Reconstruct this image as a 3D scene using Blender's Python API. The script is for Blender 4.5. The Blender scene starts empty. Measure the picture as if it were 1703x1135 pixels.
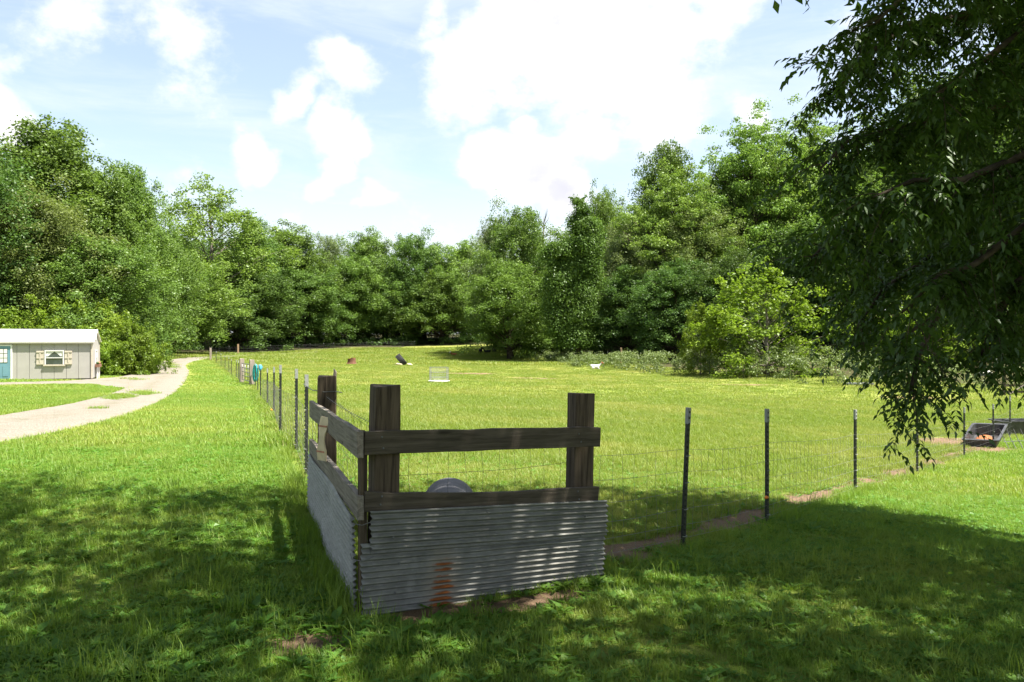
import bpy, bmesh, math, random
import numpy as np
from mathutils import Vector, Matrix, Quaternion
R = math.radians
rng = np.random.default_rng(7)
random.seed(7)
sc = bpy.context.scene
COL = sc.collection

# ------------------------------------------------------------------ camera
CAM_H = 1.7
F = 1375.0                       # focal length in pixels of the 1703 px wide photograph
cam_d = bpy.data.cameras.new('camera')
cam_d.sensor_width = 36.0
cam_d.lens = 36.0 * F / 1703.0
cam_d.clip_start = 0.05
cam_d.clip_end = 6000
cam = bpy.data.objects.new('camera', cam_d)
COL.objects.link(cam)
cam.location = (0, 0, CAM_H)
cam.rotation_euler = (R(90), 0, 0)
sc.camera = cam

# ------------------------------------------------------------------ light
SUN = Vector((0.40, -0.10, 0.91)).normalized()
sun_d = bpy.data.lights.new('sun', 'SUN')
sun_d.energy = 4.6
sun_d.angle = R(0.53)
sun_d.color = (1.0, 0.955, 0.87)
sun = bpy.data.objects.new('sun', sun_d)
COL.objects.link(sun)
sun.rotation_euler = (-SUN).to_track_quat('-Z', 'Y').to_euler()
sun.location = (20, -5, 40)

sc.view_settings.view_transform = 'Standard'
sc.view_settings.look = 'None'
sc.view_settings.exposure = 2.1
sc.view_settings.gamma = 1.0
sc.view_settings.use_curve_mapping = False
cy = sc.cycles
cy.max_bounces = 6
cy.diffuse_bounces = 3
cy.glossy_bounces = 2
cy.transmission_bounces = 4
cy.transparent_max_bounces = 6
cy.caustics_reflective = False
cy.caustics_refractive = False
cy.use_denoising = True
cy.sample_clamp_indirect = 4.0

world = bpy.data.worlds.new('World')
sc.world = world
world.use_nodes = True


class NT:
    """small helper to write node trees"""
    def __init__(self, tree):
        self.t = tree
        self.t.nodes.clear()

    def n(self, kind, **kw):
        nd = self.t.nodes.new(kind)
        for k, v in kw.items():
            setattr(nd, k, v)
        return nd

    def l(self, a, b):
        self.t.links.new(a, b)

    def put(self, sock, v):
        if hasattr(v, 'is_output') or isinstance(v, bpy.types.NodeSocket):
            self.t.links.new(v, sock)
        elif v is not None:
            if isinstance(v, tuple) and len(v) == 3 and sock.type == 'RGBA':
                v = (*v, 1)
            sock.default_value = v

    def math(self, op, a, b=None, c=None, clamp=False):
        m = self.n('ShaderNodeMath', operation=op, use_clamp=clamp)
        self.put(m.inputs[0], a)
        if b is not None: self.put(m.inputs[1], b)
        if c is not None: self.put(m.inputs[2], c)
        return m.outputs[0]

    def vmath(self, op, a, b=None):
        m = self.n('ShaderNodeVectorMath', operation=op)
        self.put(m.inputs[0], a)
        if b is not None: self.put(m.inputs[1], b)
        return m.outputs['Value'] if op in ('DISTANCE', 'DOT_PRODUCT', 'LENGTH') else m.outputs[0]

    def noise(self, vec, scale, detail=4, rough=0.55, dist=0.0):
        m = self.n('ShaderNodeTexNoise')
        if vec is not None: self.l(vec, m.inputs['Vector'])
        m.inputs['Scale'].default_value = scale
        m.inputs['Detail'].default_value = detail
        m.inputs['Roughness'].default_value = rough
        m.inputs['Distortion'].default_value = dist
        return m.outputs['Fac']

    def ramp(self, v, a, b, lo=0.0, hi=1.0, smooth=True):
        m = self.n('ShaderNodeMapRange', interpolation_type='SMOOTHSTEP' if smooth else 'LINEAR')
        self.put(m.inputs['Value'], v)
        m.inputs['From Min'].default_value = a
        m.inputs['From Max'].default_value = b
        m.inputs['To Min'].default_value = lo
        m.inputs['To Max'].default_value = hi
        return m.outputs[0]

    def mix(self, f, a, b, blend='MIX'):
        m = self.n('ShaderNodeMix', data_type='RGBA', blend_type=blend)
        self.put(m.inputs[0], f)
        self.put(m.inputs[6], a)
        self.put(m.inputs[7], b)
        return m.outputs[2]

    def scalevec(self, v, s):
        m = self.n('ShaderNodeMapping')
        self.l(v, m.inputs['Vector'])
        m.inputs['Scale'].default_value = s
        return m.outputs[0]


def sky_world():
    T = NT(world.node_tree)
    out = T.n('ShaderNodeOutputWorld')
    bg = T.n('ShaderNodeBackground')
    sky = T.n('ShaderNodeTexSky', sky_type='NISHITA')
    sky.sun_disc = False
    sky.sun_elevation = math.asin(SUN.z)
    sky.sun_rotation = math.atan2(SUN.x, SUN.y)
    sky.altitude = 200
    sky.air_density = 1.0
    sky.dust_density = 1.6
    sky.ozone_density = 1.0
    d = T.n('ShaderNodeTexCoord').outputs['Generated']
    # cumulus fields: a handful of cloud centres (directions) broken up by fractal noise
    wob = T.n('ShaderNodeTexNoise'); wob.inputs['Scale'].default_value = 7; wob.inputs['Detail'].default_value = 5
    T.l(d, wob.inputs['Vector'])
    w2 = T.vmath('SUBTRACT', wob.outputs['Color'], (0.5, 0.5, 0.5))
    sc_ = T.n('ShaderNodeVectorMath', operation='SCALE'); T.l(w2, sc_.inputs[0]); sc_.inputs[3].default_value = 0.13
    dw = T.vmath('ADD', d, sc_.outputs[0])
    blobs = [(950, 20, 230, 1), (1080, 100, 190, .95), (1120, 190, 130, .85), (960, 190, 150, .75), (775, 130, 130, 1), (720, 20, 60, .7),
             (820, 290, 95, 1), (890, 290, 105, 1), (950, 330, 70, .9), (855, 215, 45, .8),
             (470, 190, 60, .95), (545, 225, 75, 1), (600, 230, 55, .9), (560, 285, 60, .85), (405, 278, 58, 1), (10, 120, 75, 1), (25, 180, 75, 1),
             (560, 120, 85, .72), (620, 330, 50, .8), (350, 60, 130, .5), (120, 20, 130, .45), (1255, 190, 75, .9), (490, 345, 70, .6)]
    field = None
    for px, py, r, amp in blobs:
        c = Vector(((px - 851.5) / F, 1, (567.5 - py) / F)).normalized()
        dist = T.vmath('DISTANCE', dw, tuple(c))
        v = T.ramp(dist, r / F * 1.0, r / F * 0.1, 0, amp)
        field = v if field is None else T.math('MAXIMUM', field, v)
    base = T.noise(T.scalevec(d, (1, 1, 2.2)), 2.3, 3, 0.5)
    base = T.ramp(base, 0.60, 0.78, 0, 0.8)
    field = T.math('MAXIMUM', field, base)
    fb = T.noise(T.scalevec(d, (1, 1, 1.4)), 9.0, 10, 0.62)
    f = T.math('ADD', field, T.math('MULTIPLY', T.math('SUBTRACT', fb, 0.5), 2.7))
    dens = T.ramp(f, 0.12, 0.92)
    # thin high veil and whitish horizon air
    cir = T.noise(T.scalevec(d, (1, 1, 5.0)), 3.0, 6, 0.62, 0.6)
    veil = T.ramp(cir, 0.36, 0.72, 0.22, 0.7)
    z = T.n('ShaderNodeSeparateXYZ'); T.l(d, z.inputs[0])
    low = T.ramp(z.outputs['Z'], 0.26, 0.08, 0.0, 0.8)
    thin = T.math('MAXIMUM', veil, low)
    shade = T.noise(d, 5.0, 5, 0.5)
    core = T.math('MULTIPLY', T.ramp(shade, 0.36, 0.68), T.ramp(f, 0.4, 1.3))
    cc = T.mix(core, (5.6, 5.6, 5.6, 1), (3.7, 3.7, 4.1, 1))
    skyc = T.mix(1.0, sky.outputs[0], (1.26, 1.19, 1.14, 1), 'MULTIPLY')
    c1 = T.mix(thin, skyc, (4.4, 4.75, 5.0, 1))
    c2 = T.mix(dens, c1, cc)
    T.l(c2, bg.inputs['Color'])
    bg.inputs['Strength'].default_value = 0.055
    T.l(bg.outputs[0], out.inputs[0])


sky_world()

# ------------------------------------------------------------------ terrain
CP = np.array([
    (0, 0, 0), (-3, 3, 0), (3, 3, -.02), (-.94, 5.1, -.01), (.64, 6.2, -.14), (1.55, 7.44, -.17), (2.8, 9.05, -.36),
    (5.2, 12.5, -.58), (8.1, 16.5, -.97), (11.5, 21, -1.25), (14, 24, -1.4), (-2.03, 8.4, 0), (-2.6, 10.4, 0),
    (-3.4, 12.9, 0), (-4.35, 15.4, -.07), (-6.35, 22, -.27), (-8.3, 28, -.48), (-10, 33, -.6), (-14, 44.7, -.75),
    (-19.7, 59, -.9), (-35, 96, -.53), (-26, 51, -.68), (-8.5, 13.7, 0), (-16, 26, -.3), (-12, 92, -1.0),
    (-4.7, 53, -.96), (24, 60, -1.4), (13, 80, -1.4), (2, 112, -.9), (-5, 150, .6), (-42, 130, -.3), (40, 98, .8),
    (70, 80, 4), (55, 125, 6), (45, 50, -1.2), (-60, 60, .2), (-80, 90, 2), (0, -25, .3), (-25, -15, .2), (25, -15, -.3),
    (22, 12, -1.0), (0, 30, -.75), (8, 40, -1.2), (-30, 160, .8), (40, 170, 5), (0, 250, 3), (-90, 200, 4), (110, 200, 9),
    (150, 40, 4), (-150, 30, 3), (0, -120, 1), (300, 300, 8), (-300, 300, 6), (0, 500, 5)], float)
_MC = 5.0


def _ker(a, b):
    d2 = ((a[:, None, :] - b[None, :, :]) ** 2).sum(-1)
    return np.sqrt(d2 + _MC ** 2)


_A = np.zeros((len(CP) + 1, len(CP) + 1))
_A[:-1, :-1] = _ker(CP[:, :2], CP[:, :2]) - 0.4 * np.eye(len(CP))
_A[-1, :-1] = 1
_A[:-1, -1] = 1
_WT = np.linalg.solve(_A, np.append(CP[:, 2], 0))


def Hs(x, y):
    """terrain height, vectorised"""
    x = np.atleast_1d(np.asarray(x, float)); y = np.atleast_1d(np.asarray(y, float))
    out = np.empty(x.size)
    pts = np.stack([x.ravel(), y.ravel()], 1)
    for i in range(0, len(pts), 20000):
        p = pts[i:i + 20000]
        out[i:i + 20000] = _ker(p, CP[:, :2]) @ _WT[:-1] + _WT[-1]
    # gentle lumps
    X, Y = pts[:, 0], pts[:, 1]
    fade = np.exp(-(np.hypot(X, Y) / 16) ** 2)
    out += fade * 0.018 * np.sin(X * 1.3 + 0.6 * np.sin(Y * .7)) * np.sin(Y * 1.1 + .5) + 0.03 * np.sin(X * .31 + 1) * np.sin(Y * .27)
    r = np.hypot(X, Y)
    t = np.clip((r - 350) / 400, 0, 1)
    out = out * (1 - t) + 4.0 * t
    return out.reshape(x.shape)


def H(x, y):
    return float(Hs(x, y)[0])


def P(px, py):
    """where the sight line through a pixel of the photograph meets the ground"""
    u, v = (px - 851.5) / F, (567.5 - py) / F
    t = np.concatenate([np.arange(2, 60, .05), np.arange(60, 400, .4)])
    g = CAM_H + v * t - Hs(u * t, t)
    k = np.argmax(g < 0) if (g < 0).any() else len(t) - 1
    d = t[k]
    return Vector((u * d, d, H(u * d, d)))


def W(px, py, d):
    return Vector(((px - 851.5) / F * d, d, CAM_H + (567.5 - py) / F * d))


# ------------------------------------------------------------------ mesh helpers
def mesh_arrays(name, verts, faces, mat=None, smooth=False, attrs=None):
    """verts (N,3), faces (M,k) with constant k"""
    me = bpy.data.meshes.new(name)
    verts = np.asarray(verts, np.float32); faces = np.asarray(faces, np.int32)
    k = faces.shape[1]
    me.vertices.add(len(verts)); me.vertices.foreach_set('co', verts.ravel())
    me.loops.add(faces.size); me.loops.foreach_set('vertex_index', faces.ravel())
    me.polygons.add(len(faces)); me.polygons.foreach_set('loop_start', np.arange(0, faces.size, k, dtype=np.int32))
    me.update(calc_edges=True)
    if smooth:
        me.polygons.foreach_set('use_smooth', np.ones(len(faces), bool))
    for an, av in (attrs or {}).items():
        a = me.attributes.new(an, 'FLOAT', 'POINT')
        a.data.foreach_set('value', np.asarray(av, np.float32))
    if mat: me.materials.append(mat)
    return me


class MB:
    """collects simple solids, builds ONE mesh object"""
    def __init__(self): self.v = []; self.f = []

    def add(self, vs, fs):
        o = len(self.v)
        self.v += [tuple(v) for v in vs]
        self.f += [tuple(i + o for i in f) for f in fs]

    def box(self, c, s, rot=None):
        c = Vector(c); h = Vector(s) / 2
        vs = []
        for dx in (-1, 1):
            for dy in (-1, 1):
                for dz in (-1, 1):
                    p = Vector((dx * h.x, dy * h.y, dz * h.z))
                    if rot is not None: p = rot @ p
                    vs.append(c + p)
        self.add(vs, [(0, 1, 3, 2), (4, 6, 7, 5), (0, 4, 5, 1), (2, 3, 7, 6), (0, 2, 6, 4), (1, 5, 7, 3)])
        return self

    def tube(self, pts, r, n=6, caps=True):
        pts = [Vector(p) for p in pts]
        rs = r if hasattr(r, '__len__') else [r] * len(pts)
        rings = []
        ref = None
        for i, p in enumerate(pts):
            t = (pts[min(i + 1, len(pts) - 1)] - pts[max(i - 1, 0)])
            t = t.normalized() if t.length > 1e-9 else Vector((0, 0, 1))
            if ref is None:
                ref = Vector((1, 0, 0)) if abs(t.x) < .8 else Vector((0, 1, 0))
            a = (ref - t * ref.dot(t)).normalized(); ref = a
            b = t.cross(a)
            rings.append([p + (a * math.cos(2 * math.pi * k / n) + b * math.sin(2 * math.pi * k / n)) * rs[i] for k in range(n)])
        vs = [v for rg in rings for v in rg]
        fs = []
        for i in range(len(pts) - 1):
            for k in range(n):
                fs.append((i * n + k, i * n + (k + 1) % n, (i + 1) * n + (k + 1) % n, (i + 1) * n + k))
        if caps:
            fs.append(tuple(range(n - 1, -1, -1)))
            fs.append(tuple((len(pts) - 1) * n + k for k in range(n)))
        self.add(vs, fs)
        return self

    def lathe(self, prof, n=24, mat=Matrix(), caps=True):
        vs = []
        for r, z in prof:
            for k in range(n):
                a = 2 * math.pi * k / n
                vs.append(mat @ Vector((r * math.cos(a), r * math.sin(a), z)))
        fs = []
        for i in range(len(prof) - 1):
            for k in range(n):
                fs.append((i * n + k, i * n + (k + 1) % n, (i + 1) * n + (k + 1) % n, (i + 1) * n + k))
        if caps:
            fs.append(tuple(range(n - 1, -1, -1)))
            fs.append(tuple((len(prof) - 1) * n + k for k in range(n)))
        self.add(vs, fs)
        return self

    def mesh(self, name, mat, smooth=False):
        me = bpy.data.meshes.new(name)
        me.from_pydata(self.v, [], self.f)
        me.update()
        if smooth:
            for p in me.polygons: p.use_smooth = True
        if mat: me.materials.append(mat)
        return me

    def build(self, name, mat, parent=None, smooth=False, bevel=0.0):
        o = link(name, self.mesh(name, mat, smooth), parent)
        if bevel:
            m = o.modifiers.new('bevel', 'BEVEL'); m.width = bevel; m.segments = 2; m.limit_method = 'ANGLE'
        return o


def link(name, data, parent=None):
    o = bpy.data.objects.new(name, data)
    COL.objects.link(o)
    if parent is not None: o.parent = parent
    return o


def tag(o, label=None, cat=None, group=None, kind=None):
    if label: o['label'] = label
    if cat: o['category'] = cat
    if group: o['group'] = group
    if kind: o['kind'] = kind
    return o


def thing(name, label, cat, loc=(0, 0, 0), rz=0, group=None):
    o = link(name, None)
    o.empty_display_size = 0.2
    o.location = loc
    o.rotation_euler = (0, 0, rz)
    return tag(o, label, cat, group)


def copy_tree(o, parent=None):
    c = o.copy(); COL.objects.link(c); c.parent = parent
    for ch in list(o.children): copy_tree(ch, c)
    return c


# ------------------------------------------------------------------ materials
def mat(name):
    m = bpy.data.materials.new(name)
    m.use_nodes = True
    return m, NT(m.node_tree)


def finish(T, col, rough=0.7, metal=0.0, bump=None, bump_d=0.01, spec=0.35, bump_s=1.0):
    out = T.n('ShaderNodeOutputMaterial')
    b = T.n('ShaderNodeBsdfPrincipled')
    T.put(b.inputs['Base Color'], col)
    T.put(b.inputs['Roughness'], rough)
    T.put(b.inputs['Metallic'], metal)
    b.inputs['Specular IOR Level'].default_value = spec
    if bump is not None:
        bp = T.n('ShaderNodeBump')
        T.l(bump, bp.inputs['Height'])
        bp.inputs['Distance'].default_value = bump_d
        bp.inputs['Strength'].default_value = bump_s
        T.l(bp.outputs[0], b.inputs['Normal'])
    T.l(b.outputs[0], out.inputs[0])
    return b


def plain(name, col, rough=0.6, metal=0.0, var=0.12, scale=8.0, spec=0.35):
    m, T = mat(name)
    oc = T.n('ShaderNodeTexCoord').outputs['Object']
    n = T.noise(oc, scale, 5)
    c2 = tuple(max(0, c * (1 - 2.2 * var)) for c in col)
    c = T.mix(T.ramp(n, .35, .7), (*col, 1), (*c2, 1))
    finish(T, c, rough, metal, n, 0.003, spec)
    return m


def wood(name, light, dark, grain=(1.2, 22, 22), knots=True):
    """weathered timber, grain along local X"""
    m, T = mat(name)
    oc = T.n('ShaderNodeTexCoord').outputs['Object']
    g = T.noise(T.scalevec(oc, grain), 2.0, 8, 0.65, 0.4)
    big = T.noise(oc, 2.7, 4, 0.6)
    c = T.mix(T.ramp(g, .3, .72), (*light, 1), (*dark, 1))
    c = T.mix(T.ramp(big, .5, .75, 0, .55), c, (light[0] * .45, light[1] * .5, light[2] * .42, 1))
    if knots:
        v = T.n('ShaderNodeTexVoronoi'); T.l(T.scalevec(oc, (1.1, 5, 5)), v.inputs['Vector']); v.inputs['Scale'].default_value = 1.7
        c = T.mix(T.ramp(v.outputs['Distance'], .16, .06, 0, .75), c, (.02, .015, .01, 1))
    finish(T, c, .88, 0, g, 0.006, .2)
    return m


def leaf_mat(name, c1, c2, trans=0.4, gloss=0.012, rv=0.16):
    """foliage: two tints mixed per leaf cluster, a little different from tree to tree"""
    m, T = mat(name)
    out = T.n('ShaderNodeOutputMaterial')
    at = T.n('ShaderNodeAttribute', attribute_name='tint')
    oi = T.n('ShaderNodeObjectInfo')
    c = T.mix(at.outputs['Fac'], (*c1, 1), (*c2, 1))
    hs = T.n('ShaderNodeHueSaturation')
    T.l(c, hs.inputs['Color'])
    T.l(T.ramp(oi.outputs['Random'], 0, 1, (.5 - rv * .06), (.5 + rv * .045), False), hs.inputs['Hue'])
    T.l(T.ramp(T.math('FRACT', T.math('MULTIPLY', oi.outputs['Random'], 7.3)), 0, 1, 1 - rv, 1 + rv, False), hs.inputs['Value'])
    c = hs.outputs[0]
    df = T.n('ShaderNodeBsdfDiffuse'); T.l(c, df.inputs[0])
    tr = T.n('ShaderNodeBsdfTranslucent')
    T.l(T.mix(1.0, c, (1.12, 1.22, .6, 1), 'MULTIPLY'), tr.inputs[0])
    mx = T.n('ShaderNodeMixShader'); mx.inputs[0].default_value = trans
    T.l(df.outputs[0], mx.inputs[1]); T.l(tr.outputs[0], mx.inputs[2])
    gl = T.n('ShaderNodeBsdfGlossy'); gl.inputs['Roughness'].default_value = .42
    gl.inputs['Color'].default_value = (.9, .95, .9, 1)
    m2 = T.n('ShaderNodeMixShader'); m2.inputs[0].default_value = gloss
    T.l(mx.outputs[0], m2.inputs[1]); T.l(gl.outputs[0], m2.inputs[2])
    T.l(m2.outputs[0], out.inputs[0])
    return m


def field_tone(T, pos):
    """shared by soil sheet and blades so that they agree: 0 lush .. 1 dry"""
    a = T.noise(pos, .16, 4, .6)
    b = T.noise(pos, 1.1, 4, .6)
    return T.math('ADD', T.math('MULTIPLY', a, .65), T.math('MULTIPLY', b, .35))


def ground_mat():
    m, T = mat('turf_soil')
    pos = T.n('ShaderNodeNewGeometry').outputs['Position']
    tone = field_tone(T, pos)
    fine = T.noise(pos, 14, 6, .7)
    vf = T.noise(pos, 70, 3, .6)
    lush = T.mix(fine, (.105, .158, .022, 1), (.160, .215, .034, 1))
    dry = T.mix(fine, (.21, .21, .05, 1), (.265, .25, .075, 1))
    dl = T.n('ShaderNodeAttribute', attribute_name='dry')
    k = T.math('ADD', T.ramp(tone, .42, .66, 0, .55), T.math('MULTIPLY', dl.outputs['Fac'], .45), clamp=True)
    g = T.mix(k, lush, dry)
    g = T.mix(T.ramp(vf, .55, .8, 0, .4), g, (.05, .075, .012, 1))
    soil = T.mix(fine, (.105, .065, .038, 1), (.20, .135, .085, 1))
    soil = T.mix(T.ramp(vf, .45, .75, 0, .6), soil, (.24, .185, .125, 1))
    di = T.n('ShaderNodeAttribute', attribute_name='dirt')
    dk = T.ramp(T.math('ADD', di.outputs['Fac'], T.math('MULTIPLY', T.math('SUBTRACT', T.noise(pos, 5, 5, .65), .5), .9)), .38, .62)
    c = T.mix(dk, g, soil)
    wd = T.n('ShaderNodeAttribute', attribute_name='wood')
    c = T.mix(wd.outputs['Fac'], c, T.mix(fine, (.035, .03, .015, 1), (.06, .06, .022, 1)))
    finish(T, c, .95, 0, T.math('ADD', fine, T.math('MULTIPLY', vf, .6)), .035, .1)
    return m


def blade_mat(name, lush1, lush2, dry):
    m, T = mat(name)
    out = T.n('ShaderNodeOutputMaterial')
    pos = T.n('ShaderNodeNewGeometry').outputs['Position']
    tone = field_tone(T, pos)
    at = T.n('ShaderNodeAttribute', attribute_name='tint')
    c = T.mix(at.outputs['Fac'], (*lush1, 1), (*lush2, 1))
    c = T.mix(T.ramp(tone, .42, .68, 0, .75), c, (*dry, 1))
    c = T.mix(T.ramp(at.outputs['Fac'], .93, .96, 0, .8), c, (.30, .25, .11, 1))
    df = T.n('ShaderNodeBsdfDiffuse'); T.l(c, df.inputs[0])
    tr = T.n('ShaderNodeBsdfTranslucent'); T.l(T.mix(1.0, c, (1.2, 1.25, .6, 1), 'MULTIPLY'), tr.inputs[0])
    mx = T.n('ShaderNodeMixShader'); mx.inputs[0].default_value = .38
    T.l(df.outputs[0], mx.inputs[1]); T.l(tr.outputs[0], mx.inputs[2])
    gl = T.n('ShaderNodeBsdfGlossy'); gl.inputs['Roughness'].default_value = .45
    m2 = T.n('ShaderNodeMixShader'); m2.inputs[0].default_value = .015
    T.l(mx.outputs[0], m2.inputs[1]); T.l(gl.outputs[0], m2.inputs[2])
    T.l(m2.outputs[0], out.inputs[0])
    return m


def gravel_mat():
    m, T = mat('pale_gravel')
    pos = T.n('ShaderNodeNewGeometry').outputs['Position']
    v = T.n('ShaderNodeTexVoronoi'); T.l(pos, v.inputs['Vector']); v.inputs['Scale'].default_value = 24
    n = T.noise(pos, .8, 5, .6)
    f = T.noise(pos, 9, 6, .7)
    c = T.mix(v.outputs['Distance'], (.145, .127, .10, 1), (.228, .206, .17, 1))
    c = T.mix(T.ramp(n, .45, .7, 0, .5), c, (.165, .138, .10, 1))
    c = T.mix(T.ramp(f, .55, .8, 0, .45), c, (.085, .066, .042, 1))
    st = T.n('ShaderNodeAttribute', attribute_name='crown_strip')
    k = T.math('MULTIPLY', st.outputs['Fac'], T.ramp(T.noise(pos, 1.7, 5, .7), .42, .62))
    c = T.mix(T.math('MULTIPLY', k, .7), c, (.11, .105, .06, 1))
    finish(T, c, .9, 0, T.math('ADD', v.outputs['Distance'], f), .03, .2)
    return m


def galvanised_mat():
    m, T = mat('galvanised_sheet')
    oc = T.n('ShaderNodeTexCoord').outputs['Object']
    n = T.noise(T.scalevec(oc, (2.2, 2.2, 5)), 2.0, 6, .65)
    s = T.noise(oc, 26, 4, .6)
    c = T.mix(T.ramp(n, .3, .7), (.135, .134, .118, 1), (.225, .222, .20, 1))
    c = T.mix(T.ramp(s, .5, .8, 0, .45), c, (.105, .100, .082, 1))
    lime = T.noise(T.scalevec(oc, (3, 3, 1.2)), 1.6, 5, .6)
    c = T.mix(T.ramp(lime, .58, .78, 0, .7), c, (.29, .285, .26, 1))
    sep = T.n('ShaderNodeSeparateXYZ'); T.l(oc, sep.inputs[0])
    # dust and earth splash of its own, low on the sheet
    rn = T.noise(T.scalevec(oc, (6, 6, 34)), 1.0, 5, .7)
    ra = T.n('ShaderNodeAttribute', attribute_name='rust')
    rust = T.ramp(T.math('ADD', ra.outputs['Fac'], T.math('MULTIPLY', T.math('SUBTRACT', rn, .5), 1.1)), .55, .85)
    c = T.mix(T.math('MULTIPLY', T.ramp(ra.outputs['Fac'], .1, .5), .55), c, (.27, .235, .18, 1))
    c = T.mix(rust, c, T.mix(s, (.27, .085, .015, 1), (.13, .04, .012, 1)))
    rough = T.math('ADD', .55, T.math('MULTIPLY', rust, .45))
    b = finish(T, c, rough, T.math('MULTIPLY', T.math('SUBTRACT', 1.0, rust), .08), n, .002, .4)
    return m


M = {}
M['ground'] = ground_mat()
M['gravel'] = gravel_mat()
M['sheet'] = galvanised_mat()
M['tie'] = wood('creosote_tie', (.115, .086, .058), (.026, .018, .012), (1.0, 16, 16))
M['board'] = wood('dark_board', (.105, .086, .064), (.042, .033, .024))
M['board_grey'] = wood('silvered_board', (.235, .205, .17), (.10, .085, .068))
M['post_grey'] = wood('grey_post', (.36, .30, .25), (.16, .13, .11), (1, 14, 14), False)
M['post_new'] = wood('brown_post', (.42, .29, .18), (.25, .16, .1), (1, 14, 14), False)
M['tpost'] = plain('dark_green_steel', (.018, .022, .016), .5, .0, .2, 30, .5)
M['tip'] = plain('white_post_tip', (.30, .31, .29), .6, 0, .1, 30)
M['wire'] = plain('galvanised_wire', (.13, .13, .125), .55, .4, .15, 20, .5)
M['orange'] = plain('orange_plastic', (.80, .22, .02), .5)
M['white'] = plain('white_paint', (.62, .61, .58), .5, 0, .04, 3)
M['siding'] = plain('grey_siding', (.325, .310, .285), .75, 0, .05, 1.5, .2)
M['trim'] = plain('cream_trim', (.42, .375, .30), .6, 0, .05, 4)
M['door'] = plain('blue_door', (.12, .235, .28), .5, 0, .05, 2)
M['roof'] = plain('white_metal_roof', (.80, .79, .75), .4, 0, .03, 1.0, .5)
M['glass_dark'] = plain('window_glass', (.045, .055, .065), .06, 0, .2, 2, .8)
M['curtain'] = plain('white_curtain', (.62, .62, .56), .8)
M['flower_box'] = plain('brown_box', (.18, .09, .055), .8)
M['steel'] = plain('grey_gate_steel', (.22, .225, .225), .45, .5, .12, 8)
M['teal'] = plain('teal_hose', (.012, .31, .30), .4, 0, .2, 6, .5)
M['blue'] = plain('light_blue_plastic', (.10, .42, .68), .4)
M['rubber'] = plain('black_rubber', (.035, .034, .036), .8, 0, .2, 5)
M['plastic'] = plain('black_tub_plastic', (.045, .045, .048), .45, 0, .3, 6, .5)
M['barrel'] = plain('grey_drum', (.16, .155, .16), .85, 0, .12, 4, .1)
M['feed'] = plain('orange_feed', (.36, .115, .035), .9, 0, .25, 18)
M['rock'] = plain('tan_limestone', (.52, .45, .28), .9, 0, .2, 4)
M['stump'] = wood('stump_wood', (.16, .075, .045), (.07, .035, .022), (14, 14, 1), False)
M['bark'] = plain('bark', (.085, .066, .048), .95, 0, .3, 6, .1)
M['bark_light'] = plain('pale_bark', (.20, .175, .14), .95, 0, .3, 6, .1)
M['plaque'] = plain('cream_wood', (.60, .48, .31), .7, 0, .1, 12)
M['plaque_red'] = plain('faded_red_paint', (.45, .19, .12), .7, 0, .2, 20)
M['goat_white'] = plain('white_goat_hair', (.72, .69, .63), .9, 0, .08, 8, .1)
M['goat_black'] = plain('black_goat_hair', (.012, .011, .012), .8, 0, .2, 8, .2)
M['goat_brown'] = plain('red_brown_goat_hair', (.30, .11, .05), .9, 0, .15, 8, .1)
M['galv_panel'] = plain('pale_grey_sheet', (.46, .47, .50), .5, .4, .12, 3)
# leaves
M['lf_mid'] = leaf_mat('leaf_mid', (0.079, 0.137, 0.030), (0.125, 0.195, 0.039), .36)
M['lf_deep'] = leaf_mat('leaf_deep', (0.056, 0.104, 0.026), (0.090, 0.148, 0.035), .36)
M['lf_light'] = leaf_mat('leaf_light', (0.107, 0.176, 0.035), (0.157, 0.232, 0.046), .38)
M['lf_olive'] = leaf_mat('leaf_olive', (0.102, 0.133, 0.039), (0.142, 0.174, 0.051), .36)
M['lf_grey'] = leaf_mat('leaf_grey', (0.110, 0.148, 0.058), (0.160, 0.200, 0.084), .36)
M['lf_yellow'] = leaf_mat('leaf_yellow', (.118, .185, .020), (.168, .235, .026), .44)
M['lf_vine'] = leaf_mat('leaf_vine', (.066, .128, .024), (.10, .172, .03), .34)
M['lf_bramble'] = leaf_mat('leaf_bramble', (.095, .140, .044), (.150, .195, .075), .3, .015)
M['lf_under'] = leaf_mat('leaf_under', (0.052, 0.099, 0.023), (0.087, 0.151, 0.032), .36)
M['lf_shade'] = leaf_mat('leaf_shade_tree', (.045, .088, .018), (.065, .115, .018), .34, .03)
M['bl_lawn'] = blade_mat('lawn_blade', (.098, .190, .024), (.182, .270, .036), (.265, .295, .06))
M['bl_field'] = blade_mat('pasture_blade', (.120, .178, .026), (.188, .238, .038), (.262, .270, .075))
M['bl_weed'] = blade_mat('weed_leaf', (.066, .165, .024), (.11, .215, .034), (.14, .22, .04))

# ------------------------------------------------------------------ masks on the ground
FENCE_R = [Vector((.52, 6.4)), Vector((1.55, 7.44)), Vector((2.8, 9.05)), Vector((5.2, 12.5)), Vector((8.1, 16.5)), Vector((11.5, 21)),
           Vector((14.1, 24.2)), Vector((16.4, 27.2)), Vector((19.5, 31)), Vector((23, 35.5)), Vector((27, 40.5))]


def seg_side(x, y, pts):
    """distance to a polyline and signed side (+ = left of its direction)"""
    best = np.full(x.shape, 1e9); side = np.zeros(x.shape)
    for a, b in zip(pts[:-1], pts[1:]):
        dx, dy = b.x - a.x, b.y - a.y
        L2 = dx * dx + dy * dy
        t = np.clip(((x - a.x) * dx + (y - a.y) * dy) / L2, 0, 1)
        ex, ey = x - (a.x + t * dx), y - (a.y + t * dy)
        d = np.hypot(ex, ey)
        s = (dx * (y - a.y) - dy * (x - a.x)) / math.sqrt(L2)
        m = d < best
        best = np.where(m, d, best); side = np.where(m, s, side)
    return best, side


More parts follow.
